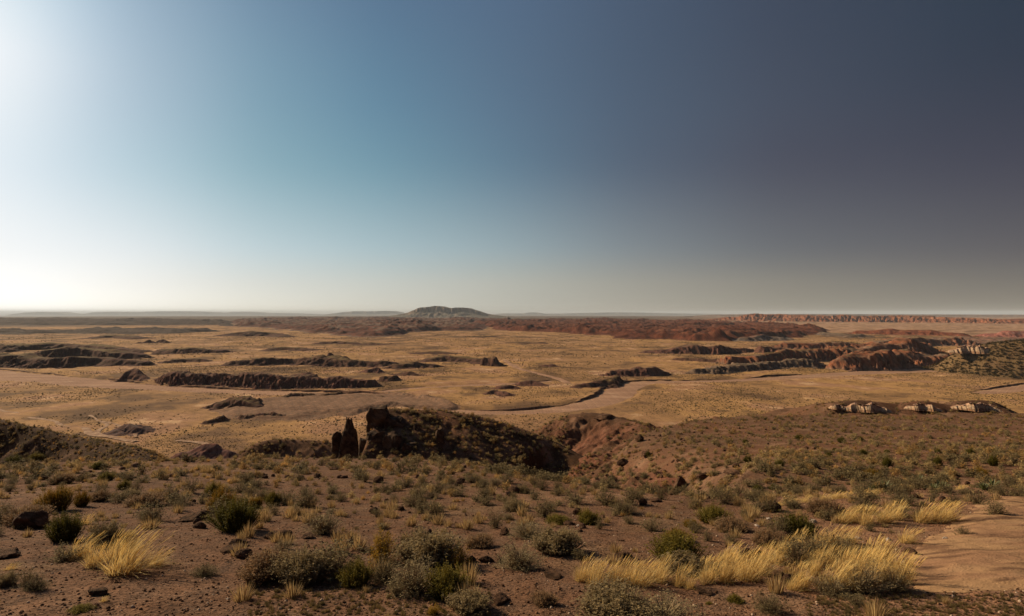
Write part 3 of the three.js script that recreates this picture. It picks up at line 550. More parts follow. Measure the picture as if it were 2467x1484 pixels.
// wide fields of badlands: polygons of pixels, filled with many steep gullied mounds
function field(name, label, poly, back, hgt, lam, pal, cell) {
  const P = poly.map(([px, py]) => gp(px, py)), xs = P.map((p) => p[0]), zs = P.map((p) => p[1]);
  const inside = (x, z) => { let c = false, best = 1e18; for (let i = 0, j = P.length - 1; i < P.length; j = i++) { const [xi, zi] = P[i], [xj, zj] = P[j]; if (zi > z !== zj > z && x < (xj - xi) * (z - zi) / (zj - zi) + xi) c = !c; const dx = xj - xi, dz = zj - zi, t = clamp(((x - xi) * dx + (z - zi) * dz) / (dx * dx + dz * dz), 0, 1); best = Math.min(best, Math.hypot(x - xi - dx * t, z - zi - dz * t)); } return c ? best : -best; };
  const h = (x, z) => {
    const s = inside(x, z) + lam * 0.55 * fbm(x / lam * 0.6, z / lam * 0.6, 3) * 2;
    if (s < 0) return -1;
    const m = smooth(0, lam * 0.8, s), a = 0.5 + 0.5 * noise(x / lam, z / lam), b = ridged(x / lam * 1.3 + 5, z / lam * 1.3, 4), e = noise(x / lam * 0.3, z / lam * 0.3);
    return m * hgt * (0.15 + 0.75 * Math.pow(clamp(0.58 * b + 0.42 * a + 0.12 * e, 0, 1.2), 1.35)) * (0.8 + 0.4 * e) - 1.5;
  };
  const g = patch([Math.min(...xs) - lam, Math.max(...xs) + lam, Math.min(...zs) - lam, Math.max(...zs) + lam], cell[0], cell[1], groundY, h, (x, z, y, hh, s) => strata(Math.max(0, hh), hgt * 0.7, x, z, pal, s + 0.3), 60);
  return top(new THREE.Mesh(g, clay), name, label, 'badlands', null, 'structure');
}
field('red_badlands', 'vast brick red badlands of crowded gullied mounds beyond the yellow flat', [[1215, 797], [1330, 801], [1420, 807], [1500, 815], [1640, 819], [1770, 823], [1850, 815], [1990, 806], [2000, 795], [1900, 786], [1760, 779], [1600, 775], [1400, 772], [1200, 774], [1130, 780], [1180, 788]], 0, 50, 88, RDB.map((c) => scl(c, 0.68)), [6, 13.5]);
field('grey_badlands', 'dark purple grey badlands below the lone mesa', [[560, 786], [700, 795], [800, 808], [850, 813], [920, 810], [1000, 800], [1060, 797], [1160, 796], [1190, 786], [1140, 776], [1240, 771], [1000, 769], [800, 768], [640, 769], [560, 774]], 0, 54, 120, [[0.08, 0.04, 0.03], [0.13, 0.05, 0.032], [0.18, 0.125, 0.09], [0.1, 0.055, 0.035]], [7.5, 18]);
field('grey_badlands', 'hazy dark badlands band along the left skyline', [[-200, 783], [100, 784], [300, 783], [480, 782], [560, 786], [560, 774], [400, 771], [150, 770], [-200, 770]], 0, 44, 170, [[0.06, 0.042, 0.034], [0.075, 0.045, 0.035], null, [0.08, 0.06, 0.04]], [9, 22]);
field('grey_badlands', 'second hazy dark band of low badlands nearer than the skyline one', [[-200, 806], [60, 806], [150, 803], [290, 805], [400, 806], [500, 801], [520, 797], [380, 793], [260, 792], [120, 797], [-200, 797]], 0, 30, 110, [[0.06, 0.042, 0.034], [0.08, 0.05, 0.038], null, [0.1, 0.07, 0.04]], [6, 14]);
field('grey_badlands', 'brown broken ground between the red mounds and the orange bluffs', [[2130, 832], [2200, 829], [2330, 829], [2480, 832], [2480, 815], [2330, 817], [2180, 818], [2100, 824]], 0, 16, 60, [[0.2, 0.1, 0.07], GREY, null, [0.2, 0.12, 0.08]], [3, 7]);

// ---------------------------------------------------------------- far mesas: profiles [px, py of the top] at a distance
function mesa(name, label, d, prof, depth, foot, color, cliff) {
  const X = prof.map(([px, py]) => [U(px) * d, -V(py) * d]), x0 = X[0][0], x1 = X[X.length - 1][0], base = valleyY(0, -d) - 6;
  const topY = (x) => { let i = 0; while (i < X.length - 2 && x > X[i + 1][0]) i++; const t = clamp((x - X[i][0]) / (X[i + 1][0] - X[i][0]), 0, 1); return lerp(X[i][1], X[i + 1][1], t); };
  const span = x1 - x0;
  const g = patch([x0, x1, -d - depth, -d + depth], Math.max(d * 0.0012, span / 420), depth / 30, () => base, (x, z) => {
    const hgt = topY(x) - base, q = Math.abs(z + d) / depth, n = fbm(x / foot * 1.2, z / foot * 1.2, 4), gl = ridged(x / foot * 2, z / foot * 2, 3);
    const s = 1 - q - 0.25 * (1 - gl) * smooth(0.1, 0.5, q) + 0.1 * n;
    if (s <= 0) return -1;
    const steep = smooth(0.52, 0.6, s) * cliff + Math.min(1, s / 0.6) * (1 - cliff);
    return hgt * Math.min(1, steep) * (1 + 0.02 * n) + 0.5;
  }, (x, z, y, hh, s) => scl(mix3(color[0], color[1], smooth(0.2, 0.8, s + 0.5 * fbm(x / foot * 3, z / foot * 3, 3))), 1 + 0.3 * fbm(x / foot * 4, y / 20, 3)), 300);
  return top(new THREE.Mesh(g, clay), name, label, 'mesa', null, 'structure');
}
mesa('mesa', 'lone flat-topped mesa with two steps standing on the skyline', 11500, [[930, 762], [965, 759], [985, 755], [1000, 750], [1012, 745], [1022, 741.5], [1040, 740], [1054, 737.5], [1066, 738], [1078, 741], [1090, 743.5], [1104, 741.6], [1120, 741.4], [1132, 742.5], [1142, 746], [1156, 750], [1170, 755], [1190, 759], [1225, 762]], 1500, 500, [[0.13, 0.11, 0.085], [0.17, 0.12, 0.09]], 0.35);
mesa('far_mesa', 'pale blue distant mesa line fading into the bright haze', 56000, [[40, 758], [80, 753], [120, 751.5], [150, 752], [180, 757], [215, 757], [250, 752], [290, 751], [310, 753], [322, 751.5], [330, 753], [345, 751.8], [400, 750], [470, 750], [520, 752], [545, 754], [570, 751.5], [600, 751], [650, 754], [720, 755], [800, 758]], 3400, 2600, [[0.16, 0.14, 0.12], [0.2, 0.16, 0.13]], 0.5);
mesa('far_mesa', 'low blue distant mesa just beside the lone mesa', 40000, [[790, 758], [835, 752], [860, 750], [900, 750], [930, 749], [952, 749.5], [965, 752], [985, 758]], 2400, 2000, [[0.16, 0.14, 0.12], [0.2, 0.16, 0.13]], 0.5);
mesa('far_plateau', 'low far plateau edge just above the long orange cliff wall', 15000, [[1660, 762], [1720, 758.5], [1800, 757], [1950, 756.6], [2150, 757.2], [2350, 757.8], [2550, 758], [2750, 759], [2900, 762]], 900, 900, [[0.2, 0.12, 0.08], [0.24, 0.14, 0.09]], 0.3);
mesa('far_mesa', 'faint blue knob and low line on the skyline past the lone mesa', 44000, [[1180, 758], [1210, 755], [1260, 755], [1275, 752.8], [1295, 752.8], [1310, 755.5], [1350, 755.5], [1400, 754], [1470, 752.5], [1540, 753], [1600, 754.5], [1700, 756], [1800, 758]], 2600, 2000, [[0.16, 0.14, 0.12], [0.2, 0.16, 0.13]], 0.5);

// ---------------------------------------------------------------- shrubby spur hill by the frame edge, with its white cliff
const SPUR = (() => {
  const nodes = curve([[2262, 888, 30, 8], [2310, 893, 70, 30], [2390, 898, 95, 44], [2480, 902, 110, 50], [2620, 905, 120, 54]].map(([px, py, r, h]) => { const [x, z] = gp(px, py), d = Math.hypot(x, z); return [x * (1 + r * 0.35 / d), z * (1 + r * 0.35 / d), r, h]; }), 4);
  return (x, z) => { const a = along(nodes, x, z), q = a.d / a.v(2); if (q > 1.2) return -1; const s = 1 - q + 0.14 * fbm(x * 0.012, z * 0.012, 3); return s <= 0 ? s : a.v(3) * smooth(0, 0.95, s) + 0.8 * fbm(x * 0.06, z * 0.06, 3); };
})();
{
  const [x0] = gp(2230, 885), [x1, z1] = gp(2600, 905);
  const g = patch([x0 - 40, x1 + 60, z1 - 230, z1 + 170], 1.8, 2.4, groundY, SPUR, (x, z) => mix3([0.12, 0.07, 0.036], [0.17, 0.105, 0.05], smooth(-0.3, 0.3, fbm(x * 0.03, z * 0.03, 4))), 9);
  top(new THREE.Mesh(g, clay), 'hill', 'rounded spur hill thick with dark shrubs at the frame edge', 'hill', null, 'structure');
}


// ---------------------------------------------------------------- plant and rock shapes (unit size: 1 wide, 1 high, standing on y = 0)
class GB {
  constructor() { this.p = []; this.c = []; this.i = 0; }
  tri(a, b, c, k) { this.p.push(...a, ...b, ...c); for (let i = 0; i < 3; i++) this.c.push(...k); }
  // a thin tapering strip along points
  strip(pts, w0, w1, c0, c1) {
    const n = pts.length - 1, dx = pts[n][0] - pts[0][0], dz = pts[n][2] - pts[0][2], a = Math.atan2(dz, dx) + Math.PI / 2 + rr(-1.2, 1.2), sx = Math.cos(a), sz = Math.sin(a);
    for (let k = 0; k < n; k++) {
      const wa = lerp(w0, w1, k / n) / 2, wb = lerp(w0, w1, (k + 1) / n) / 2, A = pts[k], B = pts[k + 1], ca = mix3(c0, c1, k / n), cb = mix3(c0, c1, (k + 1) / n);
      const q = [A[0] - sx * wa, A[1], A[2] - sz * wa], r = [A[0] + sx * wa, A[1], A[2] + sz * wa], t = [B[0] - sx * wb, B[1], B[2] - sz * wb], u = [B[0] + sx * wb, B[1], B[2] + sz * wb];
      this.p.push(...q, ...r, ...t); this.c.push(...ca, ...ca, ...cb);
      if (k < n - 1) { this.p.push(...r, ...u, ...t); this.c.push(...ca, ...cb, ...cb); }
    }
  }
  leaf(p, size, k) { const a = rnd() * 6.283, b = rr(-0.9, 1.2), d = [Math.cos(a) * Math.cos(b), Math.sin(b), Math.sin(a) * Math.cos(b)], e = [-Math.sin(a), rr(-0.4, 0.4), Math.cos(a)], w = size * 0.34; this.tri([p[0] - e[0] * w, p[1] - e[1] * w, p[2] - e[2] * w], [p[0] + e[0] * w, p[1] + e[1] * w, p[2] + e[2] * w], [p[0] + d[0] * size, p[1] + d[1] * size, p[2] + d[2] * size], k); }
  build() { const g = new THREE.BufferGeometry(); g.setAttribute('position', new THREE.Float32BufferAttribute(this.p, 3)); g.setAttribute('color', new THREE.Float32BufferAttribute(this.c, 3)); g.computeVertexNormals(); triangles += this.p.length / 9; return g; }
}
const jit = (c, k = 0.25) => { const m = 1 + rr(-k, k), h = rr(-0.06, 0.06); return [c[0] * m * (1 + h), c[1] * m, c[2] * m * (1 - h)]; };
const bez = (a, b, c, n) => Array.from({ length: n + 1 }, (_, i) => { const t = i / n, u = 1 - t; return [0, 1, 2].map((k) => u * u * a[k] + 2 * u * t * b[k] + t * t * c[k]); });
// rounded grey shrub: [branches, foliage]
function shrubShape(nTwig, nLeaf, leafSize, twig, leafA, leafB, droop = 0.1, w = 0.012) {
  const b = new GB(), f = new GB(), lump = rnd() * 50;
  for (let i = 0; i < nTwig; i++) {
    const a = rnd() * 6.283, el = Math.asin(Math.pow(rnd(), 0.75) * 0.98), rad = 1 + 0.45 * noise(Math.cos(a) * 1.3 + lump, Math.sin(a) * 1.3 + el) + rr(-0.16, 0.1), base = [rr(-0.1, 0.1), 0, rr(-0.1, 0.1)];
    const tip = [Math.cos(a) * Math.cos(el) * 0.5 * rad, Math.sin(el) * 0.92 * rad + 0.04, Math.sin(a) * Math.cos(el) * 0.5 * rad], mid = [tip[0] * 0.55, tip[1] * (0.5 + droop), tip[2] * 0.55];
    b.strip(bez(base, mid, tip, 3), w, w * 0.35, jit(twig), jit(twig));
    const col = mix3(leafA, leafB, rnd());
    for (let k = 0; k < nLeaf; k++) { const t = 1 - Math.pow(rnd(), 1.4) * 0.62, u = 1 - t, p = [0, 1, 2].map((q) => u * u * base[q] + 2 * u * t * mid[q] + t * t * tip[q] + rr(-0.035, 0.035)); p[1] = Math.max(0.02, p[1]); f.leaf(p, leafSize * rr(0.6, 1.4), jit(col, 0.3)); }
  }
  return [b.build(), f.build()];
}
// broom-like shrub of upright green stems with coloured tips: [stems, foliage]
function broomShape(n, stem, tipA, tipB) {
  const b = new GB(), f = new GB(), lump = rnd() * 50;
  for (let i = 0; i < n; i++) {
    const a = rnd() * 6.283, q = Math.sqrt(rnd()), lean = q * rr(0.6, 1.08) * (1 + 0.38 * noise(Math.cos(a) * 1.3 + lump, Math.sin(a) * 1.3 - lump)), h = (1 - 0.38 * q * q) * rr(0.55, 1.04) * (1 + 0.42 * noise(Math.cos(a) * q * 2.2 + lump, Math.sin(a) * q * 2.2)), base = [Math.cos(a) * q * 0.2, 0, Math.sin(a) * q * 0.2];
    const tip = [Math.cos(a) * 0.5 * lean + rr(-0.03, 0.03), h, Math.sin(a) * 0.5 * lean + rr(-0.03, 0.03)], mid = [lerp(base[0], tip[0], 0.62), h * 0.45, lerp(base[2], tip[2], 0.62)], c = mix3(tipA, tipB, rnd());
    const pts = bez(base, mid, tip, 4);
    b.strip(pts.slice(0, 4), 0.016, 0.012, jit(stem), jit(stem));
    f.strip(pts.slice(2), 0.015, 0.004, jit(mix3(stem, c, 0.4)), jit(c));
    for (let k = 0; k < 3; k++) { const t = rr(0.5, 1), p = [0, 1, 2].map((m) => lerp(mid[m], tip[m], t) + rr(-0.02, 0.02)); f.leaf(p, rr(0.025, 0.05), jit(mix3(stem, c, rr(0.2, 1)), 0.3)); }
  }
  return [b.build(), f.build()];
}
// tall straw-coloured bunch grass bent by the wind: [blades, seed heads]
function grassShape(n, nHead, lean, cA, cB, spread = 0.3) {
  const b = new GB(), f = new GB();
  for (let i = 0; i < n; i++) {
    const a = rnd() * 6.283, q = Math.sqrt(rnd()), base = [Math.cos(a) * q * spread, 0, Math.sin(a) * q * spread * 0.8], L = rr(0.35, 0.9) * (1 - 0.3 * q), out = rr(0.1, 0.5) * q;
    const tip = [base[0] + Math.cos(a) * out + lean * rr(0.1, 0.5) * L, L, base[2] + Math.sin(a) * out], mid = [base[0] + Math.cos(a) * out * 0.3 + lean * 0.05, L * 0.62, base[2] + Math.sin(a) * out * 0.3], c = rnd() < 0.16 ? [0.3, 0.21, 0.11] : mix3(cA, cB, rnd());
    if (rnd() < 0.34) { tip[1] *= rr(0.25, 0.6); tip[0] += rr(-0.15, 0.2); }
    b.strip(bez(base, mid, tip, 3), 0.012, 0.003, jit(scl(c, 0.8), 0.3), jit(c, 0.2));
  }
  for (let i = 0; i < nHead; i++) {
    const a = rnd() * 6.283, q = Math.sqrt(rnd()), base = [Math.cos(a) * q * spread, 0, Math.sin(a) * q * spread * 0.8], L = rr(0.75, 1.02), tip = [base[0] + Math.cos(a) * 0.12 * q + lean * rr(0.25, 0.6) * L, L, base[2] + Math.sin(a) * 0.12 * q], mid = [lerp(base[0], tip[0], 0.3), L * 0.62, lerp(base[2], tip[2], 0.4)], c = jit(cB, 0.15), pts = bez(base, mid, tip, 4);
    b.strip(pts, 0.007, 0.004, c, c);
    const e = [tip[0] - pts[3][0], tip[1] - pts[3][1], tip[2] - pts[3][2]];
    f.strip([pts[3], [pts[3][0] + e[0] * 0.5, pts[3][1] + e[1] * 0.5, pts[3][2] + e[2] * 0.5], tip, [tip[0] + e[0] * 0.3 + 0.02, tip[1] + e[1] * 0.2, tip[2] + e[2] * 0.3]], 0.014, 0.006, jit(c, 0.2), jit(c, 0.2));
  }
  return [b.build(), f.build()];
}
// small dry tuft, one mesh
function tuftShape(n, cA, cB, w = 0.035) {
  const b = new GB();
  for (let i = 0; i < n; i++) { const a = rnd() * 6.283, q = Math.sqrt(rnd()), h = rr(0.55, 1.05) * (1 - 0.45 * q * q), base = [Math.cos(a) * q * 0.22, 0, Math.sin(a) * q * 0.22], tip = [Math.cos(a) * 0.52 * q * rr(0.8, 1.1), h, Math.sin(a) * 0.52 * q * rr(0.8, 1.1)]; b.strip(bez(base, [lerp(base[0], tip[0], 0.4), h * 0.6, lerp(base[2], tip[2], 0.4)], tip, 2), w, w * 0.25, jit(mix3(cA, cB, rnd())), jit(mix3(cA, cB, rnd()))); }
  return b.build();
}
// angular stone: a ball cut by random planes, then roughened; colour varies over it
function rockShape(detail, cuts, rough, colA, colB, flatTop = 0) {
  const g = new THREE.IcosahedronGeometry(1, detail), p = g.attributes.position, planes = [], off = rnd() * 90;
  for (let i = 0; i < cuts; i++) { const n = new THREE.Vector3(rr(-1, 1), rr(-1, 1), rr(-1, 1)).normalize(); planes.push([n, rr(0.55, 0.9)]); }
  if (flatTop) planes.push([new THREE.Vector3(rr(-0.15, 0.15), 1, rr(-0.15, 0.15)).normalize(), flatTop]);
  const v = new THREE.Vector3(), col = [], uv = [];
  for (let i = 0; i < p.count; i++) {
    v.fromBufferAttribute(p, i).normalize();
    let r = 1;
    for (const [n, d] of planes) { const k = n.dot(v); if (k > 0.01) r = Math.min(r, d / k); }
    r *= 1 + rough * (noise3(v.x * 2 + off, v.y * 2, v.z * 2) * 0.6 + noise3(v.x * 5 + off, v.y * 5, v.z * 5) * 0.4);
    v.multiplyScalar(r * 0.5);
    const k = noise3(v.x * 5 + off, v.y * 9, v.z * 5 + 3);
    p.setXYZ(i, v.x, v.y + 0.3, v.z); col.push(...mix3(colA, colB, smooth(-0.4, 0.5, k))); uv.push(v.x * 2 + v.y, v.z * 2 + v.y * 0.7);
  }
  g.setAttribute('color', new THREE.Float32BufferAttribute(col, 3)); g.setAttribute('uv', new THREE.Float32BufferAttribute(uv, 2));
  g.computeVertexNormals();
  triangles += p.count / 3;
  return g;
}
const times = (n, fn) => Array.from({ length: n }, (_, i) => fn(i));
const SAGE = [0.215, 0.155, 0.068], SAGE2 = [0.15, 0.112, 0.05], TWIG = [0.15, 0.1, 0.06], RUSTY = [0.25, 0.12, 0.048], OLIVE = [0.13, 0.1, 0.015], LEAFY = [0.075, 0.062, 0.008], TIPO = [0.36, 0.16, 0.01], STRAW = [0.82, 0.61, 0.27], STRAW2 = [0.66, 0.45, 0.16], PALE = [0.52, 0.36, 0.16], BEIGE = [0.33, 0.21, 0.1];
const SH = {
  grey: [...times(2, () => broomShape(950, [0.2, 0.14, 0.078], [0.31, 0.225, 0.105], [0.24, 0.17, 0.075])), shrubShape(400, 8, 0.03, TWIG, SAGE, SAGE2)],
  rusty: times(2, () => broomShape(950, [0.17, 0.11, 0.065], [0.32, 0.165, 0.07], [0.24, 0.155, 0.075])),
  pale: times(2, () => shrubShape(520, 6, 0.028, [0.26, 0.185, 0.11], [0.32, 0.24, 0.12], [0.22, 0.165, 0.085])),
  yellow: times(2, () => shrubShape(330, 10, 0.04, TWIG, [0.4, 0.21, 0.012], [0.22, 0.14, 0.015], 0.25)),
  broom: times(2, () => broomShape(800, [0.1, 0.082, 0.012], [0.17, 0.13, 0.02], [0.22, 0.15, 0.02])),
  orange: times(2, () => broomShape(760, OLIVE, TIPO, [0.17, 0.11, 0.012])),
  dark: times(2, () => broomShape(820, [0.075, 0.065, 0.01], [0.11, 0.09, 0.012], OLIVE)),
};
const GRASSES = times(6, () => grassShape(330, 44, rr(0.45, 1), STRAW, STRAW2, rr(0.15, 0.24)));
const ROCKS = times(7, () => rockShape(5, 9, 0.16, [0.062, 0.032, 0.018], [0.13, 0.07, 0.042])), FLATROCKS = times(3, () => rockShape(5, 8, 0.2, [0.055, 0.03, 0.017], [0.13, 0.07, 0.04], 0.35)), PALEROCKS = times(3, () => rockShape(4, 9, 0.1, [0.5, 0.38, 0.3], [0.62, 0.5, 0.42])), PINKROCKS = times(2, () => rockShape(4, 9, 0.12, [0.3, 0.17, 0.12], [0.42, 0.27, 0.2]));
const LOWS = times(4, () => { const [b, f] = shrubShape(56, 8, 0.1, TWIG, SAGE, SAGE2, 0.1, 0.022); return mergeGeometries([b, f]); });
const NEARLOWS = times(3, () => { const [b, f] = shrubShape(150, 8, 0.05, TWIG, SAGE, SAGE2, 0.1, 0.014); return mergeGeometries([b, f]); });
const TUFTS = times(4, () => tuftShape(95, PALE, BEIGE));

// ---------------------------------------------------------------- plants and stones that the photograph shows one by one
let pick = 0;
const ROOT = new Map();
function plant(kind, name, label, category, px, py, w, h, group, parts) {
  const p = hit(px, py);
  if (!p) { console.log('no ground for', label); return null; }
  const d = -p.z, variants = kind, v = pick++ % variants.length, key = name + v + parts.join() + kind[v][0].uuid;
  let o;
  if (ROOT.has(key)) o = ROOT.get(key).clone();
  else {
    o = new THREE.Group();
    variants[v].forEach((g, i) => { const m = new THREE.Mesh(g, parts[i] === 'branches' ? woodMat : parts[i] === 'blades' || parts[i] === 'seed_heads' ? strawMat : plantMat); m.name = parts[i]; if (m.name === 'seed_heads' || m.name === 'blades') m.userData.kind = 'stuff'; o.add(m); });
    ROOT.set(key, o);
  }
  o.position.set(p.x, p.y - 0.02, p.z);
  o.rotation.set(0, name === 'grass_tussock' ? rr(-0.35, 0.35) : rnd() * 6.283, 0);
  o.scale.set(w * K * d, h * K * d, w * K * d);
  o.userData = {};
  return top(o, name, label, category, group);
}
const shrub = (kind, name, label, px, py, w, h) => plant(SH[kind], name, label, 'shrub', px, py, w * 1.08, h, null, kind === 'broom' || kind === 'orange' || kind === 'dark' ? ['stems', 'foliage'] : ['branches', 'foliage']);
const BIG = [
  ['orange', 'broom_shrub', 'green broom shrub with orange tips, above the round dark green bush', 140, 1228, 78, 62],
  ['orange', 'broom_shrub', 'small orange tipped broom shrub beside the larger orange tipped one', 200, 1218, 36, 42],
  ['dark', 'broom_shrub', 'round dense dark green bush behind the first clump of golden grass', 160, 1300, 86, 76],
  ['dark', 'broom_shrub', 'biggest dark green broom bush, wider than tall, above the bare path', 572, 1276, 118, 84],
  ['orange', 'broom_shrub', 'tall orange tinged bush rising behind the biggest dark green one', 533, 1240, 72, 72],
  ['broom', 'broom_shrub', 'olive bush just uphill of the biggest dark green one', 515, 1192, 40, 34],
  ['orange', 'broom_shrub', 'small orange green bush right of the biggest dark green one', 618, 1222, 40, 30],
  ['broom', 'broom_shrub', 'green bush with a grey base, right of the small orange green one', 660, 1216, 46, 38],
  ['dark', 'broom_shrub', 'dark green bush high up by the gap in the ridge', 240, 1130, 36, 22],
  ['broom', 'broom_shrub', 'olive green bush in the middle of the pale tufts', 303, 1178, 36, 26],
  ['broom', 'broom_shrub', 'dull green bush among grey scrub, uphill of the olive one', 258, 1158, 42, 24],
  ['dark', 'broom_shrub', 'green bush at the edge of the rim under the dark ridge', 35, 1116, 46, 20],
  ['broom', 'broom_shrub', 'leafy grey green bush under the dark shrubby ridge', 88, 1110, 38, 20],
  ['yellow', 'flowering_shrub', 'golden yellow leafy bush at the top of the big mixed thicket', 925, 1352, 76, 78],
  ['broom', 'broom_shrub', 'olive yellow bush at the lower edge of the mixed thicket', 862, 1408, 84, 66],
  ['pale', 'grey_shrub', 'pale straw coloured twiggy bush in front of the mixed thicket', 1000, 1424, 130, 88],
  ['grey', 'grey_shrub', 'large dark grey twiggy bush at the back of the mixed thicket', 1035, 1358, 176, 84],
  ['yellow', 'flowering_shrub', 'low yellow tinged bush in the middle of the mixed thicket', 1022, 1364, 74, 36],
  ['yellow', 'flowering_shrub', 'yellow green bush at the far end of the mixed thicket', 1108, 1368, 54, 52],
  ['broom', 'broom_shrub', 'wide olive bush at the front of the mixed thicket', 1078, 1432, 116, 78],
  ['grey', 'grey_shrub', 'grey bush filling the gap below the golden yellow bush', 930, 1400, 86, 62],
  ['grey', 'grey_shrub', 'dark drooping bush trailing from the mixed thicket towards a dark rock', 1130, 1466, 110, 52],
  ['yellow', 'flowering_shrub', 'tiny yellow sprig below the mixed thicket', 1045, 1476, 34, 26],
  ['rusty', 'grey_shrub', 'rust tinged grey bush, widest of the foreground, its paler end', 640, 1392, 130, 74],
  ['grey', 'grey_shrub', 'broad dark grey bush joined to the rust tinged one', 735, 1398, 150, 84],
  ['pale', 'grey_shrub', 'small rounded pale bush behind the broad grey ones', 683, 1322, 48, 30],
  ['grey', 'grey_shrub', 'small lone grey bush on the bare path', 497, 1384, 64, 30],
  ['pale', 'grey_shrub', 'soft beige grey bush on the stony band above the broad grey ones', 780, 1284, 96, 60],
  ['grey', 'grey_shrub', 'grey brown bush behind the golden grass', 262, 1308, 84, 52],
  ['grey', 'grey_shrub', 'dark rounded bush touching the back of the golden grass', 312, 1316, 56, 48],
  ['rusty', 'grey_shrub', 'brown grey twiggy bush next to the big dark boulder', 72, 1258, 104, 46],
  ['grey', 'grey_shrub', 'small dark bush at the edge of the frame below the flat rock', 20, 1408, 56, 36],
  ['grey', 'grey_shrub', 'small blue grey cushion bush in front of the flat rock', 92, 1418, 60, 34],
  ['rusty', 'grey_shrub', 'reddish grey bush below the olive ones on the stony slope', 352, 1218, 96, 34],
  ['rusty', 'grey_shrub', 'grey brown bush on the slope, above the orange tipped broom', 155, 1165, 60, 28],
  ['rusty', 'grey_shrub', 'dusky bush halfway to the dull green one', 245, 1205, 52, 28],
  ['grey', 'grey_shrub', 'grey bush beside the one on the stony slope', 318, 1200, 50, 26],
  ['grey', 'grey_shrub', 'dark sprawling bush in the middle of the view beyond the bare patch', 1340, 1326, 136, 58],
  ['pale', 'grey_shrub', 'pale grey sprawling bush above the first band of golden grass', 1250, 1366, 116, 54],
  ['rusty', 'grey_shrub', 'low brown bush just right of the thicket, among dark rocks', 1155, 1316, 80, 34],
  ['broom', 'broom_shrub', 'long low green bush at the foot of the slope', 1345, 1260, 66, 24],
  ['broom', 'broom_shrub', 'yellow green bush next to a white stone, near the foot of the slope', 1418, 1262, 62, 38],
  ['pale', 'grey_shrub', 'beige rounded bush before the long low green one', 1270, 1290, 92, 34],
  ['grey', 'grey_shrub', 'grey bush on the shady floor of the gully', 1240, 1228, 60, 28],
  ['grey', 'grey_shrub', 'dusky bush on the gully floor beside a paler one', 1500, 1234, 70, 32],
  ['grey', 'grey_shrub', 'large twiggy bush cut by the lower frame edge', 1480, 1492, 200, 84],
  ['pale', 'grey_shrub', 'pale twiggy bush cut by the lower frame edge beside the large one', 1600, 1500, 170, 66],
  ['rusty', 'grey_shrub', 'small rust grey bush with thin twigs before the large cut one', 1310, 1452, 66, 34],
  ['broom', 'broom_shrub', 'tall dull green bush rising behind the golden grass', 1630, 1352, 128, 78],
  ['orange', 'broom_shrub', 'orange crest of bush behind the tall dull green one', 1628, 1302, 66, 30],
  ['broom', 'broom_shrub', 'bright yellow green bush on the open slope', 1718, 1258, 88, 46],
  ['orange', 'broom_shrub', 'small green gold bush beside the bright yellow green one', 1664, 1268, 42, 22],
  ['rusty', 'grey_shrub', 'brown bush at the foot of the bright yellow green one', 1758, 1278, 86, 36],
  ['dark', 'broom_shrub', 'dark green leaning bush above the long band of golden grass', 1918, 1292, 104, 62],
  ['rusty', 'grey_shrub', 'low brown grey bush by the dark rock, beside the leaning bush', 1848, 1312, 84, 42],
  ['rusty', 'grey_shrub', 'wide grey brown bush among straw near the rim of the mound', 1985, 1242, 86, 46],
  ['grey', 'grey_shrub', 'grey twigs among the golden grass behind the wide brown bush', 2075, 1235, 56, 34],
  ['pale', 'grey_shrub', 'pale grey bush at the foot of the thickest golden grass, near end', 2000, 1428, 90, 50],
  ['pale', 'grey_shrub', 'grey purple bush at the foot of the thickest golden grass, middle', 2070, 1424, 120, 72],
  ['pale', 'grey_shrub', 'pale green grey bush at the sand end of the thickest golden grass', 2150, 1420, 100, 62],
  ['grey', 'grey_shrub', 'thin grey green bush under the long band of golden grass', 1985, 1340, 84, 34],
  ['grey', 'grey_shrub', 'grey green bush at the root of the tall dull green one', 1650, 1376, 130, 46],
  ['grey', 'grey_shrub', 'dark thin bush at the side of the clump by the sand', 2212, 1250, 30, 42],
  ['broom', 'broom_shrub', 'tiny bright green plant in front of the golden grass', 1768, 1446, 44, 20],
  ['broom', 'broom_shrub', 'tiny green sprout left of the bright green plant', 1706, 1452, 20, 10],
  ['grey', 'grey_shrub', 'wispy grey plant below the thick golden grass', 1850, 1470, 80, 44],
  ['broom', 'broom_shrub', 'low yellowish plant under the dark rock with grass', 198, 1468, 56, 16],
];
for (const [kind, name, label, px, py, w, h] of BIG) shrub(kind, name, label, px, py, w, h);
// shrubs in sunlight on the far hillside
const FARGREEN = [[2077, 1095, 24, 13], [2135, 1092, 17, 10], [2135, 1124, 26, 22], [2257, 1121, 24, 21], [2335, 1094, 24, 14], [2390, 1121, 28, 23], [2101, 1148, 42, 17], [2359, 1145, 42, 17], [2257, 1092, 18, 11], [2393, 1091, 18, 10], [1996, 1100, 20, 11], [1924, 1058, 24, 11], [2026, 1066, 24, 13], [2073, 1062, 16, 10], [1560, 1100, 18, 13], [1795, 1068, 18, 10], [1800, 1112, 26, 14], [1876, 1122, 26, 14], [1825, 1182, 30, 14], [1860, 1178, 26, 10], [2010, 1086, 16, 8], [2165, 1092, 16, 8]];
const NTH = ['first', 'second', 'third', 'fourth', 'fifth', 'sixth', 'seventh', 'eighth', 'ninth', 'tenth', 'eleventh', 'twelfth', 'thirteenth', 'fourteenth', 'fifteenth', 'sixteenth', 'seventeenth', 'eighteenth', 'nineteenth', 'twentieth', 'twenty first', 'twenty second'];
FARGREEN.sort((a, b) => a[0] - b[0]);
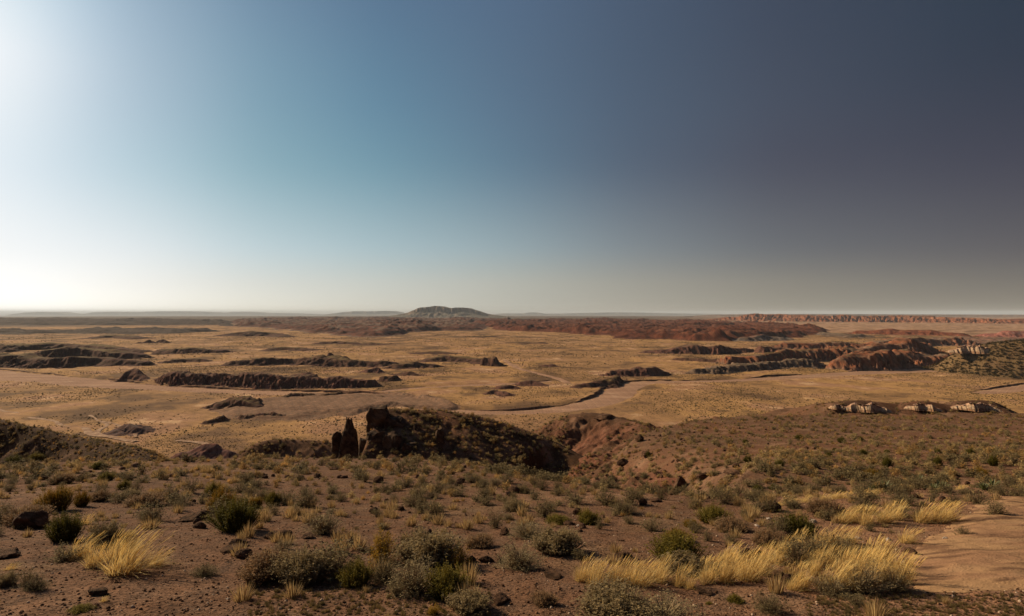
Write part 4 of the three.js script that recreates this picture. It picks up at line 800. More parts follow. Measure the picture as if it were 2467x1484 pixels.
FARGREEN.forEach(([px, py, w, h], i) => plant(SH[w > 35 ? 'orange' : 'dark'], 'hillside_bush', w > 35 ? 'wide yellow green bush on the hillside above the yuccas, ' + (px < 2200 ? 'first' : 'second') + ' from the gully' : 'round dark green bush on the brown hillside, ' + NTH[i] + ' outward from the gully', 'bush', px, py, w, h * 1.2, w > 35 ? 'wide yellow green bushes on the hillside' : 'dark green bushes on the brown hillside', ['stems', 'foliage']));

// golden grass: single clumps
const tussock = (label, px, py, w, h, group) => plant(GRASSES, 'grass_tussock', label, 'grass', px + (group ? rr(-8, 8) : 0), py + (group ? rr(-0.1, 0.04) * h : 0), w * 1.2, h, group, ['blades', 'seed_heads']);
tussock('biggest golden grass clump of the pair by the bare path', 300, 1378, 150, 104);
tussock('golden grass clump at the back of the biggest one by the bare path', 282, 1350, 120, 84);
tussock('thin golden grass tuft left of the biggest clump by the path', 190, 1342, 96, 62);
tussock('sparse golden grass wisps between the thin tuft and the biggest clump', 228, 1362, 70, 66);
tussock('small low golden grass clump trailing right of the biggest one by the path', 372, 1362, 70, 44);
tussock('tuft of golden grass with a dark shaded foot beside the round dark bush', 208, 1262, 36, 30);
tussock('little golden tuft growing against the layered dark rock', 252, 1446, 24, 20);
tussock('small golden tuft by the frame edge below the frame side bush', 26, 1370, 40, 20);
[[1395, 1398, 60], [1432, 1404, 72], [1478, 1406, 78], [1530, 1406, 78], [1582, 1402, 72], [1636, 1410, 64], [1660, 1416, 50], [1700, 1404, 70], [1748, 1402, 84], [1795, 1398, 80], [1836, 1386, 80], [1876, 1358, 56]].sort((a, b) => a[0] - b[0]).forEach(([px, py, h], i) => tussock(NTH[i] + ' golden grass clump in the low band in front of the tall dull green bush', px, py, h * rr(0.7, 1.15), h * rr(0.8, 1.12), 'golden grass in the low band'));
[[1925, 1320, 46], [1965, 1316, 52], [2008, 1312, 58], [2046, 1306, 50], [1890, 1334, 50]].sort((a, b) => a[0] - b[0]).forEach(([px, py, h], i) => tussock(NTH[i] + ' golden grass clump in the leaning row right of the dark green leaning bush', px, py, h * rr(0.9, 1.3), h * rr(0.8, 1.1), 'golden grass in the leaning row'));
[[1930, 1420, 84], [1985, 1424, 96], [2040, 1422, 96], [2095, 1420, 96], [2150, 1418, 90], [1962, 1385, 72], [2015, 1385, 74], [2068, 1385, 74], [2120, 1388, 74], [2172, 1400, 70]].sort((a, b) => a[0] - b[0]).forEach(([px, py, h], i) => tussock(NTH[i] + ' golden grass clump in the thickest stand beside the bare sand', px, py, h * rr(0.65, 1.05), h * rr(0.8, 1.12), 'golden grass in the thickest stand'));
[[1420, 1386, 44], [1468, 1388, 46], [1516, 1390, 48], [1562, 1388, 44], [1690, 1382, 44], [1738, 1380, 50], [1780, 1376, 48], [1820, 1366, 44], [1850, 1352, 40]].sort((a, b) => a[0] - b[0]).forEach(([px, py, h], i) => tussock(NTH[i] + ' shorter golden clump just behind the low band', px, py, h * rr(1, 1.5), h, 'shorter golden clumps behind the low band'));
[[1940, 1362, 48], [1985, 1360, 54], [2035, 1362, 50], [2075, 1364, 52], [2150, 1378, 56], [1905, 1392, 50], [1900, 1420, 44]].sort((a, b) => a[0] - b[0]).forEach(([px, py, h], i) => tussock(NTH[i] + ' shorter golden clump at the back of the thickest stand', px, py, h * rr(1, 1.4), h, 'shorter golden clumps behind the thickest stand'));
tussock('leaning golden grass clump at the back of the thickest stand', 2095, 1352, 80, 62);
tussock('thin golden grass clump between the thickest stand and the sand', 2125, 1352, 54, 56);
[[2020, 1258, 40], [2050, 1256, 46], [2085, 1262, 52], [2118, 1256, 52], [2146, 1250, 46]].sort((a, b) => a[0] - b[0]).forEach(([px, py, h], i) => tussock(NTH[i] + ' golden grass clump in the upper row near the yuccas', px, py, h * 1.25, h, 'golden grass in the upper row'));
[[2222, 1262, 52], [2252, 1256, 56], [2284, 1250, 52]].sort((a, b) => a[0] - b[0]).forEach(([px, py, h], i) => tussock(NTH[i] + ' golden grass clump growing at the edge of the sand below the yuccas', px, py, h * 1.2, h, 'golden grass at the sand edge'));
tussock('lone golden grass clump halfway down the edge of the sand', 2178, 1306, 62, 42);
[[1760, 1346, 44], [1735, 1352, 40]].sort((a, b) => a[0] - b[0]).forEach(([px, py, h], i) => tussock(NTH[i] + ' pale grass clump behind the pinkish rock', px, py, h * 1.3, h, 'pale grass behind the pinkish rock'));
[[1868, 1216, 14], [1900, 1212, 16], [1940, 1208, 18], [1975, 1204, 20], [2005, 1202, 20], [2035, 1200, 20], [2065, 1196, 20], [2095, 1191, 16]].sort((a, b) => a[0] - b[0]).forEach(([px, py, h], i) => tussock(NTH[i] + ' golden grass along the crest of the near mound', px, py, h * 2.2, h, 'golden grass along the mound crest'));
[[2182, 1178], [2312, 1177], [2436, 1174]].forEach(([px, py], i) => tussock(NTH[i] + ' orange dry grass cushion between the yuccas on the crest', px, py, 34, 12, 'orange grass cushions between the yuccas'));
[[2160, 1180], [2296, 1180], [2345, 1188], [2402, 1184]].forEach(([px, py], i) => tussock(NTH[i] + ' small pale dry grass tuft between the yuccas on the crest', px, py, 20, 10, 'pale grass tufts between the yuccas'));

// yuccas: every leaf a part
const leafGeo = times(3, (i) => { const b = new GB(), n = 5, c0 = [0.11, 0.115, 0.03], c1 = [[0.1, 0.11, 0.032], [0.14, 0.13, 0.035], [0.08, 0.095, 0.03]][i]; let prev; for (let k = 0; k <= n; k++) { const t = k / n, w = 0.036 * (k === n ? 0.05 : Math.sin(Math.PI * (0.18 + 0.75 * t))), y = t, z = 0.16 * t * t, row = [[-w, y, z - w * 0.3], [0, y, z], [w, y, z - w * 0.3]], c = mix3(c0, c1, t); if (prev) for (let m = 0; m < 2; m++) { b.tri(prev[m], prev[m + 1], row[m], c); b.tri(prev[m + 1], row[m + 1], row[m], c); } prev = row; } return b.build(); });
const leafMat = new THREE.MeshStandardMaterial({ vertexColors: true, roughness: 0.6, side: THREE.DoubleSide });
leafMat.name = 'yucca leaf';
function yucca(label, px, py, h) {
  const p = hit(px, py);
  if (!p) return;
  const o = new THREE.Group(), s = h * K * -p.z;
  for (let i = 0; i < 46; i++) { const m = new THREE.Mesh(leafGeo[i % 3], leafMat), t = Math.pow(i / 46, 0.8); m.name = 'leaf'; m.rotation.set(lerp(0.1, 1.25, t) + rr(-0.1, 0.1), i * 2.4 + rr(-0.2, 0.2), 0, 'YXZ'); m.scale.setScalar(s * rr(0.85, 1.1)); m.scale.x *= 1.5; o.add(m); }
  o.position.set(p.x, p.y + s * 0.05, p.z);
  top(o, 'yucca', label, 'yucca');
}
yucca('topmost spiky yucca, alone above the sand flat', 2213, 1168, 26);
yucca('spiky yucca of the leftmost pair, smaller one', 2106, 1184, 22);
yucca('spiky yucca of the leftmost pair, taller one', 2129, 1183, 28);
yucca('spiky yucca of the middle pair, smaller one', 2247, 1184, 22);
yucca('spiky yucca of the middle pair, taller one', 2268, 1183, 28);
yucca('spiky yucca of the rightmost pair, smaller one', 2366, 1181, 22);
yucca('spiky yucca of the rightmost pair, taller one', 2388, 1180, 28);

// stones
function rockAt(shapes, label, px, py, w, h, name = 'rock', group) {
  const p = hit(px, py);
  if (!p) return;
  const m = new THREE.Mesh(shapes[pick++ % shapes.length], stone), d = -p.z;
  m.position.set(p.x, p.y - 0.02, p.z); m.rotation.y = rnd() * 6.283; m.scale.set(w * K * d * 1.25, h * K * d * 1.35, w * K * d);
  top(m, name, label, 'rock', group);
}
for (const [s, label, px, py, w, h] of [
  [ROCKS, 'big dark boulder between the brown bush and the round dark green bush', 78, 1270, 56, 42], [FLATROCKS, 'flat dark slab at the frame edge', 18, 1340, 60, 30], [FLATROCKS, 'layered dark rock lying alone on the gravel beside a golden tuft', 238, 1428, 42, 24],
  [ROCKS, 'top stone of the little rock pile on the bare path', 575, 1312, 34, 18], [FLATROCKS, 'flat stone in the middle of the little rock pile on the path', 566, 1326, 50, 20], [ROCKS, 'lowest rounded stone of the little rock pile on the path', 590, 1340, 36, 22], [ROCKS, 'pointed dark stone right of the little rock pile', 651, 1296, 26, 18], [ROCKS, 'small pointed dark stone up the path from the round one', 694, 1288, 20, 14],
  [ROCKS, 'dark boulder in front of the biggest dark green bush', 484, 1270, 24, 16], [FLATROCKS, 'broad flat stone left of the biggest dark green bush', 452, 1252, 44, 16], [ROCKS, 'second broad stone left of the biggest dark green bush', 492, 1250, 40, 22], [ROCKS, 'round dark stone beside the beige grey bush', 712, 1240, 28, 18], [FLATROCKS, 'flat dark stone below the beige grey bush', 740, 1294, 30, 16],
  [ROCKS, 'pair stone on the stony band above the broad bushes, larger', 845, 1312, 40, 20], [ROCKS, 'pair stone on the stony band above the broad bushes, smaller', 870, 1316, 26, 18], [ROCKS, 'dark block on the stony band above the golden yellow bush', 1035, 1290, 26, 18], [ROCKS, 'dark rounded rock beside a dry tuft, left of the thicket', 872, 1328, 22, 16], [ROCKS, 'dark stone right of the thicket among three', 1136, 1350, 26, 16], [ROCKS, 'round black stone right of the thicket, biggest of three', 1172, 1350, 30, 18], [ROCKS, 'brown stone right of the thicket, last of three', 1202, 1352, 24, 16],
  [FLATROCKS, 'dark half buried rock above the first band of golden grass', 1330, 1386, 52, 18], [ROCKS, 'dark rock under the trailing end of the thicket', 1208, 1446, 46, 20], [ROCKS, 'black rock amid shadow left of the golden band', 1500, 1342, 36, 16], [FLATROCKS, 'dark flat rock with a dry stick against it', 1512, 1352, 40, 14], [ROCKS, 'grey brown boulder before the leaning green bush', 1893, 1314, 36, 28], [ROCKS, 'dark boulder beside the pinkish rock', 1800, 1340, 34, 26], [ROCKS, 'small dark boulder right of the pinkish rock', 1822, 1338, 24, 18], [ROCKS, 'rounded grey rock at the top of the slope, by the straw bush', 1868, 1230, 28, 20],
  [ROCKS, 'dark rock at the foot of the golden low band', 1908, 1402, 40, 24], [FLATROCKS, 'dark rock below the first clumps of the low band', 1694, 1426, 46, 20], [ROCKS, 'brown rock tucked in the golden low band', 1872, 1392, 34, 22], [ROCKS, 'dark rock between the leaning row and the thickest stand', 2080, 1330, 30, 20], [FLATROCKS, 'rusty rock by the white stone', 2018, 1346, 50, 16], [ROCKS, 'dark rock at the edge of the sand', 2190, 1330, 26, 14],
  [ROCKS, 'tall dark rock standing at the gully mouth', 1636, 1182, 28, 32], [ROCKS, 'dark rock on the hillside edge just past the tall one', 1692, 1152, 26, 16], [ROCKS, 'low dark rock bank on the hillside above the tall one', 1768, 1144, 40, 13], [ROCKS, 'dark knob of rock on the reddish hilltop', 1455, 1008, 44, 10], [ROCKS, 'dark crag halfway down the reddish flank', 1540, 1062, 24, 16], [ROCKS, 'dark crag low on the reddish flank', 1500, 1120, 26, 16], [ROCKS, 'broken crag between the two on the reddish flank', 1556, 1100, 24, 14],
  [PINKROCKS, 'pinkish angular rock among pale grass', 1766, 1338, 40, 24], [PALEROCKS, 'bright white stone between two grass stands', 2022, 1342, 22, 16], [PALEROCKS, 'white stone beside the leaning dark green bush', 1956, 1257, 18, 10], [PALEROCKS, 'small white stone below the bright yellow green bush', 1822, 1266, 13, 8], [PALEROCKS, 'flat whitish stone above the small white one', 1849, 1249, 15, 6], [PALEROCKS, 'white pebble beside the yellow green bush at the slope foot', 1394, 1267, 9, 8], [PALEROCKS, 'pale stone on the brown ground below the leaning row', 2064, 1297, 15, 10], [PALEROCKS, 'pale round stone on the soil near the sand', 2136, 1300, 12, 9], [PALEROCKS, 'pale round stone lying on the sand flat', 2273, 1298, 12, 9], [PINKROCKS, 'pale pink stone behind the yellow bush, on the stony band', 1095, 1322, 24, 8], [PALEROCKS, 'cream stones on the gravel at the end of the bare path', 552, 1440, 14, 6],
]) rockAt(s, label, px, py, w, h);

// ---------------------------------------------------------------- rock tower, blocks and spire on the middle hill
function blockShape(w, h, d, seedOff, o = {}) {
  const { taper = 0.12, crack = 0.12, peak = 0, n = 22 } = o, g = new THREE.BoxGeometry(1, 1, 1, n, Math.round(n * 1.4), n), p = g.attributes.position, col = [], uv = [], v = new THREE.Vector3();
  for (let i = 0; i < p.count; i++) {
    v.fromBufferAttribute(p, i);
    const t = v.y + 0.5, a = Math.atan2(v.z, v.x), m = Math.max(Math.abs(v.x), Math.abs(v.z)) * 2, r0 = 0.5 / Math.max(Math.abs(Math.cos(a)), Math.abs(Math.sin(a))), sq = lerp(r0, 0.55, 0.45) * m;
    const top1 = 1 - smooth(0.86, 1.0, t) * 0.18;
    let k = (1 - taper * t) * top1 * (1 - peak * smooth(0.2, 1, t));
    const X = Math.cos(a) * sq * w, Z = Math.sin(a) * sq * d, Y = t * h;
    const q = noise3(X * 0.8 + seedOff, Y * 0.35, Z * 0.8) * 0.22 + noise3(X * 2 + seedOff, Y * 1.1, Z * 2) * 0.13 + noise3(X * 5 + seedOff, Y * 4, Z * 5) * 0.06;
    const cr = crack * smooth(0.78, 1, 1 - Math.abs(noise3(Math.cos(a) * 2.6 + seedOff, Y * 0.1, Math.sin(a) * 2.6)));
    const bed = 0.05 * Math.sign(Math.sin(Y * 3.1 + noise3(X, Y, Z) * 2)) * smooth(0.2, 0.5, noise3(seedOff, Y * 0.8, 3) + 0.4);
    k *= 1 + q - cr + bed;
    p.setXYZ(i, X * k, Y + m * 0.35 * noise3(X * 1.1 + seedOff, 7, Z * 1.1) * smooth(0.6, 1, t) + 0.2 * q * smooth(0.6, 1, t), Z * k);
    col.push(...mix3([0.05, 0.03, 0.02], [0.1, 0.06, 0.036], smooth(-0.4, 0.5, noise3(X * 2 + seedOff, Y * 3, Z * 2)))); uv.push((X + Y) * 0.5, (Z + Y) * 0.5);
  }
  g.setAttribute('color', new THREE.Float32BufferAttribute(col, 3)); g.setAttribute('uv', new THREE.Float32BufferAttribute(uv, 2));
  g.computeVertexNormals();
  triangles += g.index.count / 3;
  return g;
}
function blocks(name, label, category, list) {                       // [part, px centre, py top, py bottom, width px, distance, options]
  const o = new THREE.Group(), [, c, , b, , d0] = list[0];
  o.position.set(U(c) * d0, -V(b) * d0, -d0);
  list.forEach(([part, px, t, bo, w, d, opt], i) => { const m = new THREE.Mesh(blockShape(w * K * d, (bo - t) * K * d + 1.2, w * K * d * (opt?.deep ?? 0.9), 11.3 * i + d + px, opt), stone); m.name = part; m.position.set(U(px) * d - o.position.x, -V(bo) * d - 1.2 - o.position.y, -d - o.position.z); m.rotation.y = opt?.turn ?? 0.3; o.add(m); });
  return top(o, name, label, category);
}
blocks('rock_cliff', 'tall dark squared rock tower with lower blocks at the end of the middle hill', 'rock tower', [
  ['tower', 911, 983, 1112, 42, 61.6, { taper: -0.06, deep: 1.3, crack: 0.06, turn: 0.05 }], ['rock_block', 906, 1042, 1116, 46, 58.2, { taper: 0.12, turn: 0.1 }], ['rock_block', 948, 1048, 1114, 46, 57.6, { taper: 0.14, turn: -0.2 }], ['rock_block', 986, 1066, 1112, 42, 57.2, { taper: 0.2 }], ['rock_block', 876, 1058, 1112, 30, 58.6, { taper: 0.3 }], ['rock_block', 1003, 1022, 1062, 36, 60.4, { taper: 0.4, peak: 0.4 }], ['rock_block', 948, 1006, 1046, 58, 61.2, { taper: 0.25 }], ['rock_block', 1060, 1034, 1060, 34, 59.6, { taper: 0.4 }],
]);
blocks('rock_spire', 'pointed dark rock spire standing apart beside the rock tower', 'rock spire', [['spire', 842, 1010, 1080, 44, 62.2, { taper: 0.05, peak: 0.62, crack: 0.02, turn: 0.2, n: 26 }], ['shoulder', 846, 1034, 1080, 44, 61.9, { taper: 0.2, peak: 0.3, crack: 0.04, turn: 0.1 }], ['shoulder', 836, 1040, 1080, 38, 61.7, { taper: 0.25, peak: 0.2, crack: 0.04 }], ['foot_block', 811, 1043, 1070, 24, 62, { taper: 0.2 }]]);

// ---------------------------------------------------------------- white fluted cliffs
function whiteCliff(label, x, y, z, w, h, group) {
  const o = new THREE.Group(), off = rnd() * 60, n = 110, m = 14, pos = [], col = [], uv = [], idx = [];
  const outline = (s) => ({ hgt: h * (0.05 + 0.85 * Math.pow(Math.sin(Math.PI * clamp(s * 0.96 + 0.02, 0, 1)), 0.8)) * (1 + 0.4 * noise(s * 6 + off, 2)), out: h * (0.35 * Math.abs(noise(s * 13 + off, 5)) + 0.9 * noise(s * 3 + off, 9) - 0.5 * Math.pow(Math.abs(s * 2 - 1), 3)) });
  for (let i = 0; i <= n; i++) for (let j = 0; j <= m; j++) {
    const s = i / n, t = j / m, q = outline(s), lean = h * 0.75 * (1 - Math.pow(t, 0.7)), fl = h * 0.13 * (1 - t * 0.5) * Math.abs(noise(s * 34 + off, t * 0.8));
    pos.push((s - 0.5) * w + h * 0.05 * noise(t * 4, s * 30), q.hgt * t * 1.15 - h * 0.15, q.out + lean + fl - (j === m ? h * 0.5 : 0)); 
    col.push(...scl(mix3(mix3([0.22, 0.12, 0.068], [0.39, 0.265, 0.17], smooth(0.1, 0.55, t + 0.3 * noise(s * 20, t * 6))), [0.3, 0.14, 0.09], 0.6 * smooth(0.78, 0.95, t + 0.12 * noise(s * 25 + off, 1))), 1 + 0.3 * noise(s * 60, t * 8 + off))); uv.push(s * w / 3, t * h / 3);
    if (i && j) { const a = (i - 1) * (m + 1) + j - 1, b = a + 1, c = i * (m + 1) + j - 1; idx.push(a, c, b, b, c, c + 1); }
  }
  const g = new THREE.BufferGeometry();
  g.setAttribute('position', new THREE.Float32BufferAttribute(pos, 3)); g.setAttribute('color', new THREE.Float32BufferAttribute(col, 3)); g.setAttribute('uv', new THREE.Float32BufferAttribute(uv, 2));
  g.setIndex(idx); g.computeVertexNormals(); triangles += idx.length / 3;
  const face = new THREE.Mesh(g, stone);
  face.name = 'rock_face';
  o.add(face);
  for (let i = 0; i < 16; i++) { const s = rr(0.2, 0.8), q = outline(s), k = new THREE.Mesh((rnd() < 0.5 ? FLATROCKS : PINKROCKS)[i % 2], stone); k.name = 'cap_rock'; k.position.set((s - 0.5) * w, q.hgt - h * 0.06, q.out - h * rr(0, 0.3)); k.scale.set(h * rr(0.25, 0.6), h * rr(0.14, 0.3), h * rr(0.25, 0.5)); k.rotation.y = rnd() * 6; o.add(k); }
  const back = new THREE.Mesh(blockShape(w * 0.7, h * 0.7, h * 1.6, off, { taper: 0.5, crack: 0, n: 14 }), soil);
  back.name = 'hill_back'; back.position.set(0, -h * 0.1, -h * 0.75); o.add(back);
  o.position.set(x, y, z); o.rotation.y = -Math.atan2(x, -z) * 0.6;
  return top(o, 'white_cliff', label, 'cliff', group);
}
for (const [l, px0, px1, t, b] of [['pale fluted cliff with orange foot, leftmost and longest of the row on the hillside crest', 2030, 2140, 958, 988], ['small jagged pale outcrop touching the longest white cliff', 1998, 2036, 966, 984], ['shortest white fluted cliff, middle of the row on the hillside crest', 2184, 2262, 962, 986], ['white fluted cliff at the far end of the row on the hillside crest', 2303, 2400, 958, 986]]) {
  const c = (px0 + px1) / 2, p = hit(c, b + 5) ?? new THREE.Vector3(U(c) * 90, -V(b) * 90, -90), d = -p.z;
  whiteCliff(l, p.x, -V(b) * d, p.z, (px1 - px0) * K * d, (b - t) * K * d * 0.56);
}
{ const d = 872, x = U(2347) * d; whiteCliff('far white fluted cliff on top of the shrubby spur hill', x, -V(849) * d, -d, 106 * K * d, 17 * K * d); }

// ---------------------------------------------------------------- sand flat beside the golden grass
{
  const poly = [[2190, 1424], [2195, 1330], [2240, 1290], [2330, 1230], [2360, 1200], [2500, 1188], [2560, 1300], [2560, 1424]].map(([px, py]) => hit(px, py)).map((p) => [p.x, p.z]);
  const inside = (x, z) => { let c = false, best = 1e18; for (let i = 0, j = poly.length - 1; i < poly.length; j = i++) { const [xi, zi] = poly[i], [xj, zj] = poly[j]; if (zi > z !== zj > z && x < (xj - xi) * (z - zi) / (zj - zi) + xi) c = !c; const dx = xj - xi, dz = zj - zi, t = clamp(((x - xi) * dx + (z - zi) * dz) / (dx * dx + dz * dz), 0, 1); best = Math.min(best, Math.hypot(x - xi - dx * t, z - zi - dz * t)); } return c ? best : -best; };
  const xs = poly.map((p) => p[0]), zs = poly.map((p) => p[1]);
  const g = patch([Math.min(...xs), Math.max(...xs), Math.min(...zs), Math.max(...zs)], 0.05, 0.05, groundY, (x, z) => { const s = inside(x, z) + 0.25 * fbm(x * 1.5, z * 1.5, 3); return s < 0 ? -1 : 0.004 + 0.05 * smooth(0, 0.6, s) + 0.02 * fbm(x * 0.9, z * 4.5 + x * 0.8, 4) * smooth(0, 0.5, s) + 0.015 * smooth(0, 0.4, s) * smooth(0.1, 0.3, fbm(x * 1.6, z * 7, 3)); }, (x, z) => { const a = fbm(x * 0.7, z * 4.2 + x * 0.6, 4), b = fbm(x * 0.5 + 7, z * 1.6, 3); let c = mix3([0.27, 0.145, 0.08], [0.32, 0.185, 0.095], smooth(-0.3, 0.3, b)); c = mix3(c, [0.12, 0.062, 0.038], 0.85 * smooth(0.06, 0.3, a)); return mix3(c, [0.3, 0.18, 0.1], 0.5 * smooth(0.1, 0.4, -a)); }, 3.2);
  top(new THREE.Mesh(g, sandMat), 'sand', 'smooth reddish sand flat with wind ripples beside the golden grass', 'sand', null, 'structure');
}

// ---------------------------------------------------------------- scattered plants and stones: the largest one by one, the rest as cover
function bare(x, z) {                                                // how open the ground is, 0..1
  const d = -z, px = x / d / K + 1233.5, py = HY - nearY(x, z) / d / K;
  let b = 0;
  const spot = (cx, cy, rx, ry) => { b = Math.max(b, 1 - smooth(0.7, 1.1, Math.hypot((px - cx) / rx, (py - cy) / ry))); };
  spot(470, 1330, 90, 120); spot(330, 1450, 260, 60); spot(1250, 1420, 130, 50); spot(450, 1260, 70, 30); spot(2400, 1310, 210, 125); spot(1500, 1300, 90, 30); spot(1650, 1450, 200, 40); spot(800, 1345, 60, 20); spot(100, 1380, 120, 30);
  return b;
}
function scatter(n, dMin, dMax, keep, size, steep) {
  const out = [];
  for (let i = 0; i < n; i++) {
    const d = Math.sqrt(lerp(dMin * dMin, dMax * dMax, rnd())), u = rr(-0.96, 0.96), x = u * d, z = -d, k = rnd(), s = size(rnd());
    if (d > edge(u) + 16 && !(u < 0.1 && d > 52 && d < 92)) continue;
    if (k > keep(x, z, d, u)) continue;
    out.push({ x, z, y: nearY(x, z), s, d, a: rnd() * 6.283, t: rnd(), w: rr(0.8, 1.25), q: rnd() });
  }
  return out;
}
const zoneOf = (p) => { const u = p.x / p.d, px = u / K + 1233.5; return p.d > 45 ? (px < 420 ? 'ridge' : px < 1330 ? 'hill' : 'hillside') : p.d > 30 ? (px < 620 ? 'rim' : px < 1450 ? 'slope' : 'hillside') : p.d > 15 ? (px < 620 ? 'rim' : px < 1700 ? 'slope' : 'hillside') : px < 820 ? 'gravel' : px < 1500 ? 'flat' : 'mound'; };
const WHERE = { ridge: 'on the dark ridge', hill: 'on the shady middle hill', hillside: 'on the brown hillside beyond the mound', rim: 'on the stony rim below the dark ridge', slope: 'on the bare brown slope before the middle hill', gravel: 'on the gravel around the bare path', flat: 'on the ground around the mixed thicket', mound: 'on the near mound among golden grass' };
const ORD = ['nearest', 'second nearest', 'third nearest', 'fourth nearest', 'fifth nearest', 'sixth nearest', 'seventh nearest', 'eighth nearest', 'ninth nearest', 'tenth nearest', 'eleventh nearest', 'twelfth nearest', 'thirteenth nearest', 'fourteenth nearest', 'fifteenth nearest', 'sixteenth nearest', 'seventeenth nearest', 'eighteenth nearest', 'nineteenth nearest', 'twentieth nearest'];
const MARKS = [[140, 1205, 'the orange tipped broom'], [160, 1265, 'the round dark green bush'], [572, 1240, 'the biggest dark green bush'], [660, 1200, 'the grey footed green bush'], [240, 1122, 'the bush by the ridge gap'], [35, 1110, 'the bush under the dark ridge'], [303, 1168, 'the olive bush among tufts'], [300, 1330, 'the biggest golden clump'], [78, 1250, 'the big dark boulder'], [18, 1330, 'the flat dark slab'], [238, 1420, 'the layered rock'], [575, 1325, 'the little rock pile'], [497, 1372, 'the lone path bush'], [700, 1360, 'the rust tinged bush'], [780, 1255, 'the beige grey bush'], [925, 1320, 'the golden yellow bush'], [1078, 1400, 'the wide olive bush'], [862, 1380, 'the olive yellow bush'], [1172, 1345, 'the round black stone'], [1208, 1440, 'the rock under the thicket'], [1340, 1300, 'the dark sprawling bush'], [1250, 1345, 'the pale sprawling bush'], [1345, 1252, 'the long low green bush'], [1418, 1245, 'the bush beside a white stone'], [1480, 1450, 'the large bush cut by the frame'], [1630, 1320, 'the tall dull green bush'], [1718, 1238, 'the bright yellow green bush'], [1918, 1265, 'the leaning dark green bush'], [1766, 1325, 'the pinkish rock'], [2022, 1335, 'the bright white stone'], [1985, 1225, 'the wide grey brown bush'], [2040, 1385, 'the thickest golden stand'], [2250, 1235, 'the golden clumps by the sand'], [1500, 1385, 'the low golden band'], [2118, 1175, 'the leftmost yucca pair'], [2213, 1158, 'the topmost yucca'], [2258, 1175, 'the middle yucca pair'], [2378, 1172, 'the rightmost yucca pair'], [841, 1045, 'the rock spire'], [914, 1040, 'the rock tower'], [985, 1095, 'the lower tower blocks'], [1405, 1000, 'the reddish hilltop'], [1640, 1170, 'the tall dark gully rock'], [1450, 1120, 'the upper gully'], [2085, 985, 'the longest white cliff'], [2223, 985, 'the shortest white cliff'], [2350, 985, 'the end white cliff'], [2101, 1142, 'the wide bush above the yuccas'], [2359, 1140, 'the wide bush near the frame edge'], [1800, 1106, 'the bush halfway up the hillside'], [1120, 1000, 'the middle hill crest'], [1290, 1046, 'the low end of the middle hill'], [700, 1060, 'the stony hump'], [500, 1095, 'the purple red mound'], [180, 1060, 'the dark ridge crest']];
function sayWhere(list) {                                            // by the nearest landmark in the picture, the side, and the order from it
  const rows = list.map((p) => { const px = p.x / p.d / K + 1233.5, py = HY - (p.y + p.s * 0.3) / p.d / K; let b = 1e9, m = 0; MARKS.forEach(([mx, my], i) => { const q = Math.hypot(px - mx, (py - my) * 1.6); if (q < b) { b = q; m = i; } }); const dx = px - MARKS[m][0], dy = py - MARKS[m][1], side = Math.abs(dx) > Math.abs(dy) * 1.4 ? (dx < 0 ? 'left of' : 'right of') : dy < 0 ? 'above' : 'below'; return { b, key: side + ' ' + MARKS[m][2] }; });
  const by = new Map();
  rows.forEach((r, i) => by.set(r.key, [...(by.get(r.key) ?? []), i]));
  const out = [];
  for (const [key, ids] of by) ids.sort((a, b) => rows[a].b - rows[b].b).forEach((i, n) => { out[i] = (ORD[n] ?? 'one of those farthest') + ' ' + key; });
  return out;
}
function spread(list, single, many, shapes, mat, name, label, category, massName, massLabel, tint, most, dip) {
  list.sort((a, b) => b.s / b.d - a.s / a.d);
  const one = [], rest = [];
  for (const p of list) (one.length < most && p.d < 60 && seen(p.x, p.y + p.s * 0.6, p.z) ? one : rest).push(p);
  const said = sayWhere(one);
  const m4 = new THREE.Matrix4(), qt = new THREE.Quaternion(), up = new THREE.Vector3(0, 1, 0), vs = new THREE.Vector3(), vp = new THREE.Vector3();
  const proto = new Map();
  one.forEach((p, at) => {
    const fine = name === 'low_shrub' && p.d < 19 ? NEARLOWS : shapes, v = Math.floor(p.t * fine.length) + (fine === shapes ? 0 : 10), m = proto.get(v)?.clone() ?? new THREE.Mesh(fine[v % 10], mat);
    proto.set(v, m);
    m.position.set(p.x, p.y - dip * p.s, p.z); m.rotation.y = p.a; m.scale.set(p.s * p.w, p.s * single(p), p.s * p.w);
    const zn = zoneOf(p);
    m.userData = {};
    top(m, name, label + ', ' + said[at], category, name.replace('_', ' ') + 's ' + WHERE[zn]);
  });
  const per = shapes.map(() => []);
  for (const p of rest) per[Math.floor(p.t * shapes.length)].push(p);
  per.forEach((l, v) => {
    if (!l.length) return;
    const im = new THREE.InstancedMesh(shapes[v], mat, l.length), c = new THREE.Color();
    l.forEach((p, i) => { im.setMatrixAt(i, m4.compose(vp.set(p.x, p.y - dip * p.s, p.z), qt.setFromAxisAngle(up, p.a), vs.set(p.s * p.w, p.s * many(p), p.s * p.w))); const k = tint(p); im.setColorAt(i, c.setRGB(k[0], k[1], k[2])); });
    top(im, massName, massLabel, category, massName.replace('_', ' ') + ' over the rim', 'stuff');
  });
}
const inGully = (x, z) => { const g = along(GULLY, x, z); return Math.exp(-((g.d / 7) ** 2)); };
const low = scatter(24000, 6, 96, (x, z, d, u) => {
  const n = 0.62 + 0.8 * fbm(x * 0.16 + 50, z * 0.16, 3);
  return clamp(n * 1.5 - 0.35, 0, 1) * (d < 10 ? 0.3 : d < 16 ? 0.6 : d > 40 && u > 0.14 ? 0.42 : 0.8) * (1 - bare(x, z)) + 0.55 * inGully(x, z) + (d > 45 && u < 0.14 ? 0.3 : 0) + (d > 44 && u > -0.12 && u < 0.13 ? 0.12 : 0);
}, (q) => 0.2 + 0.46 * q ** 2);
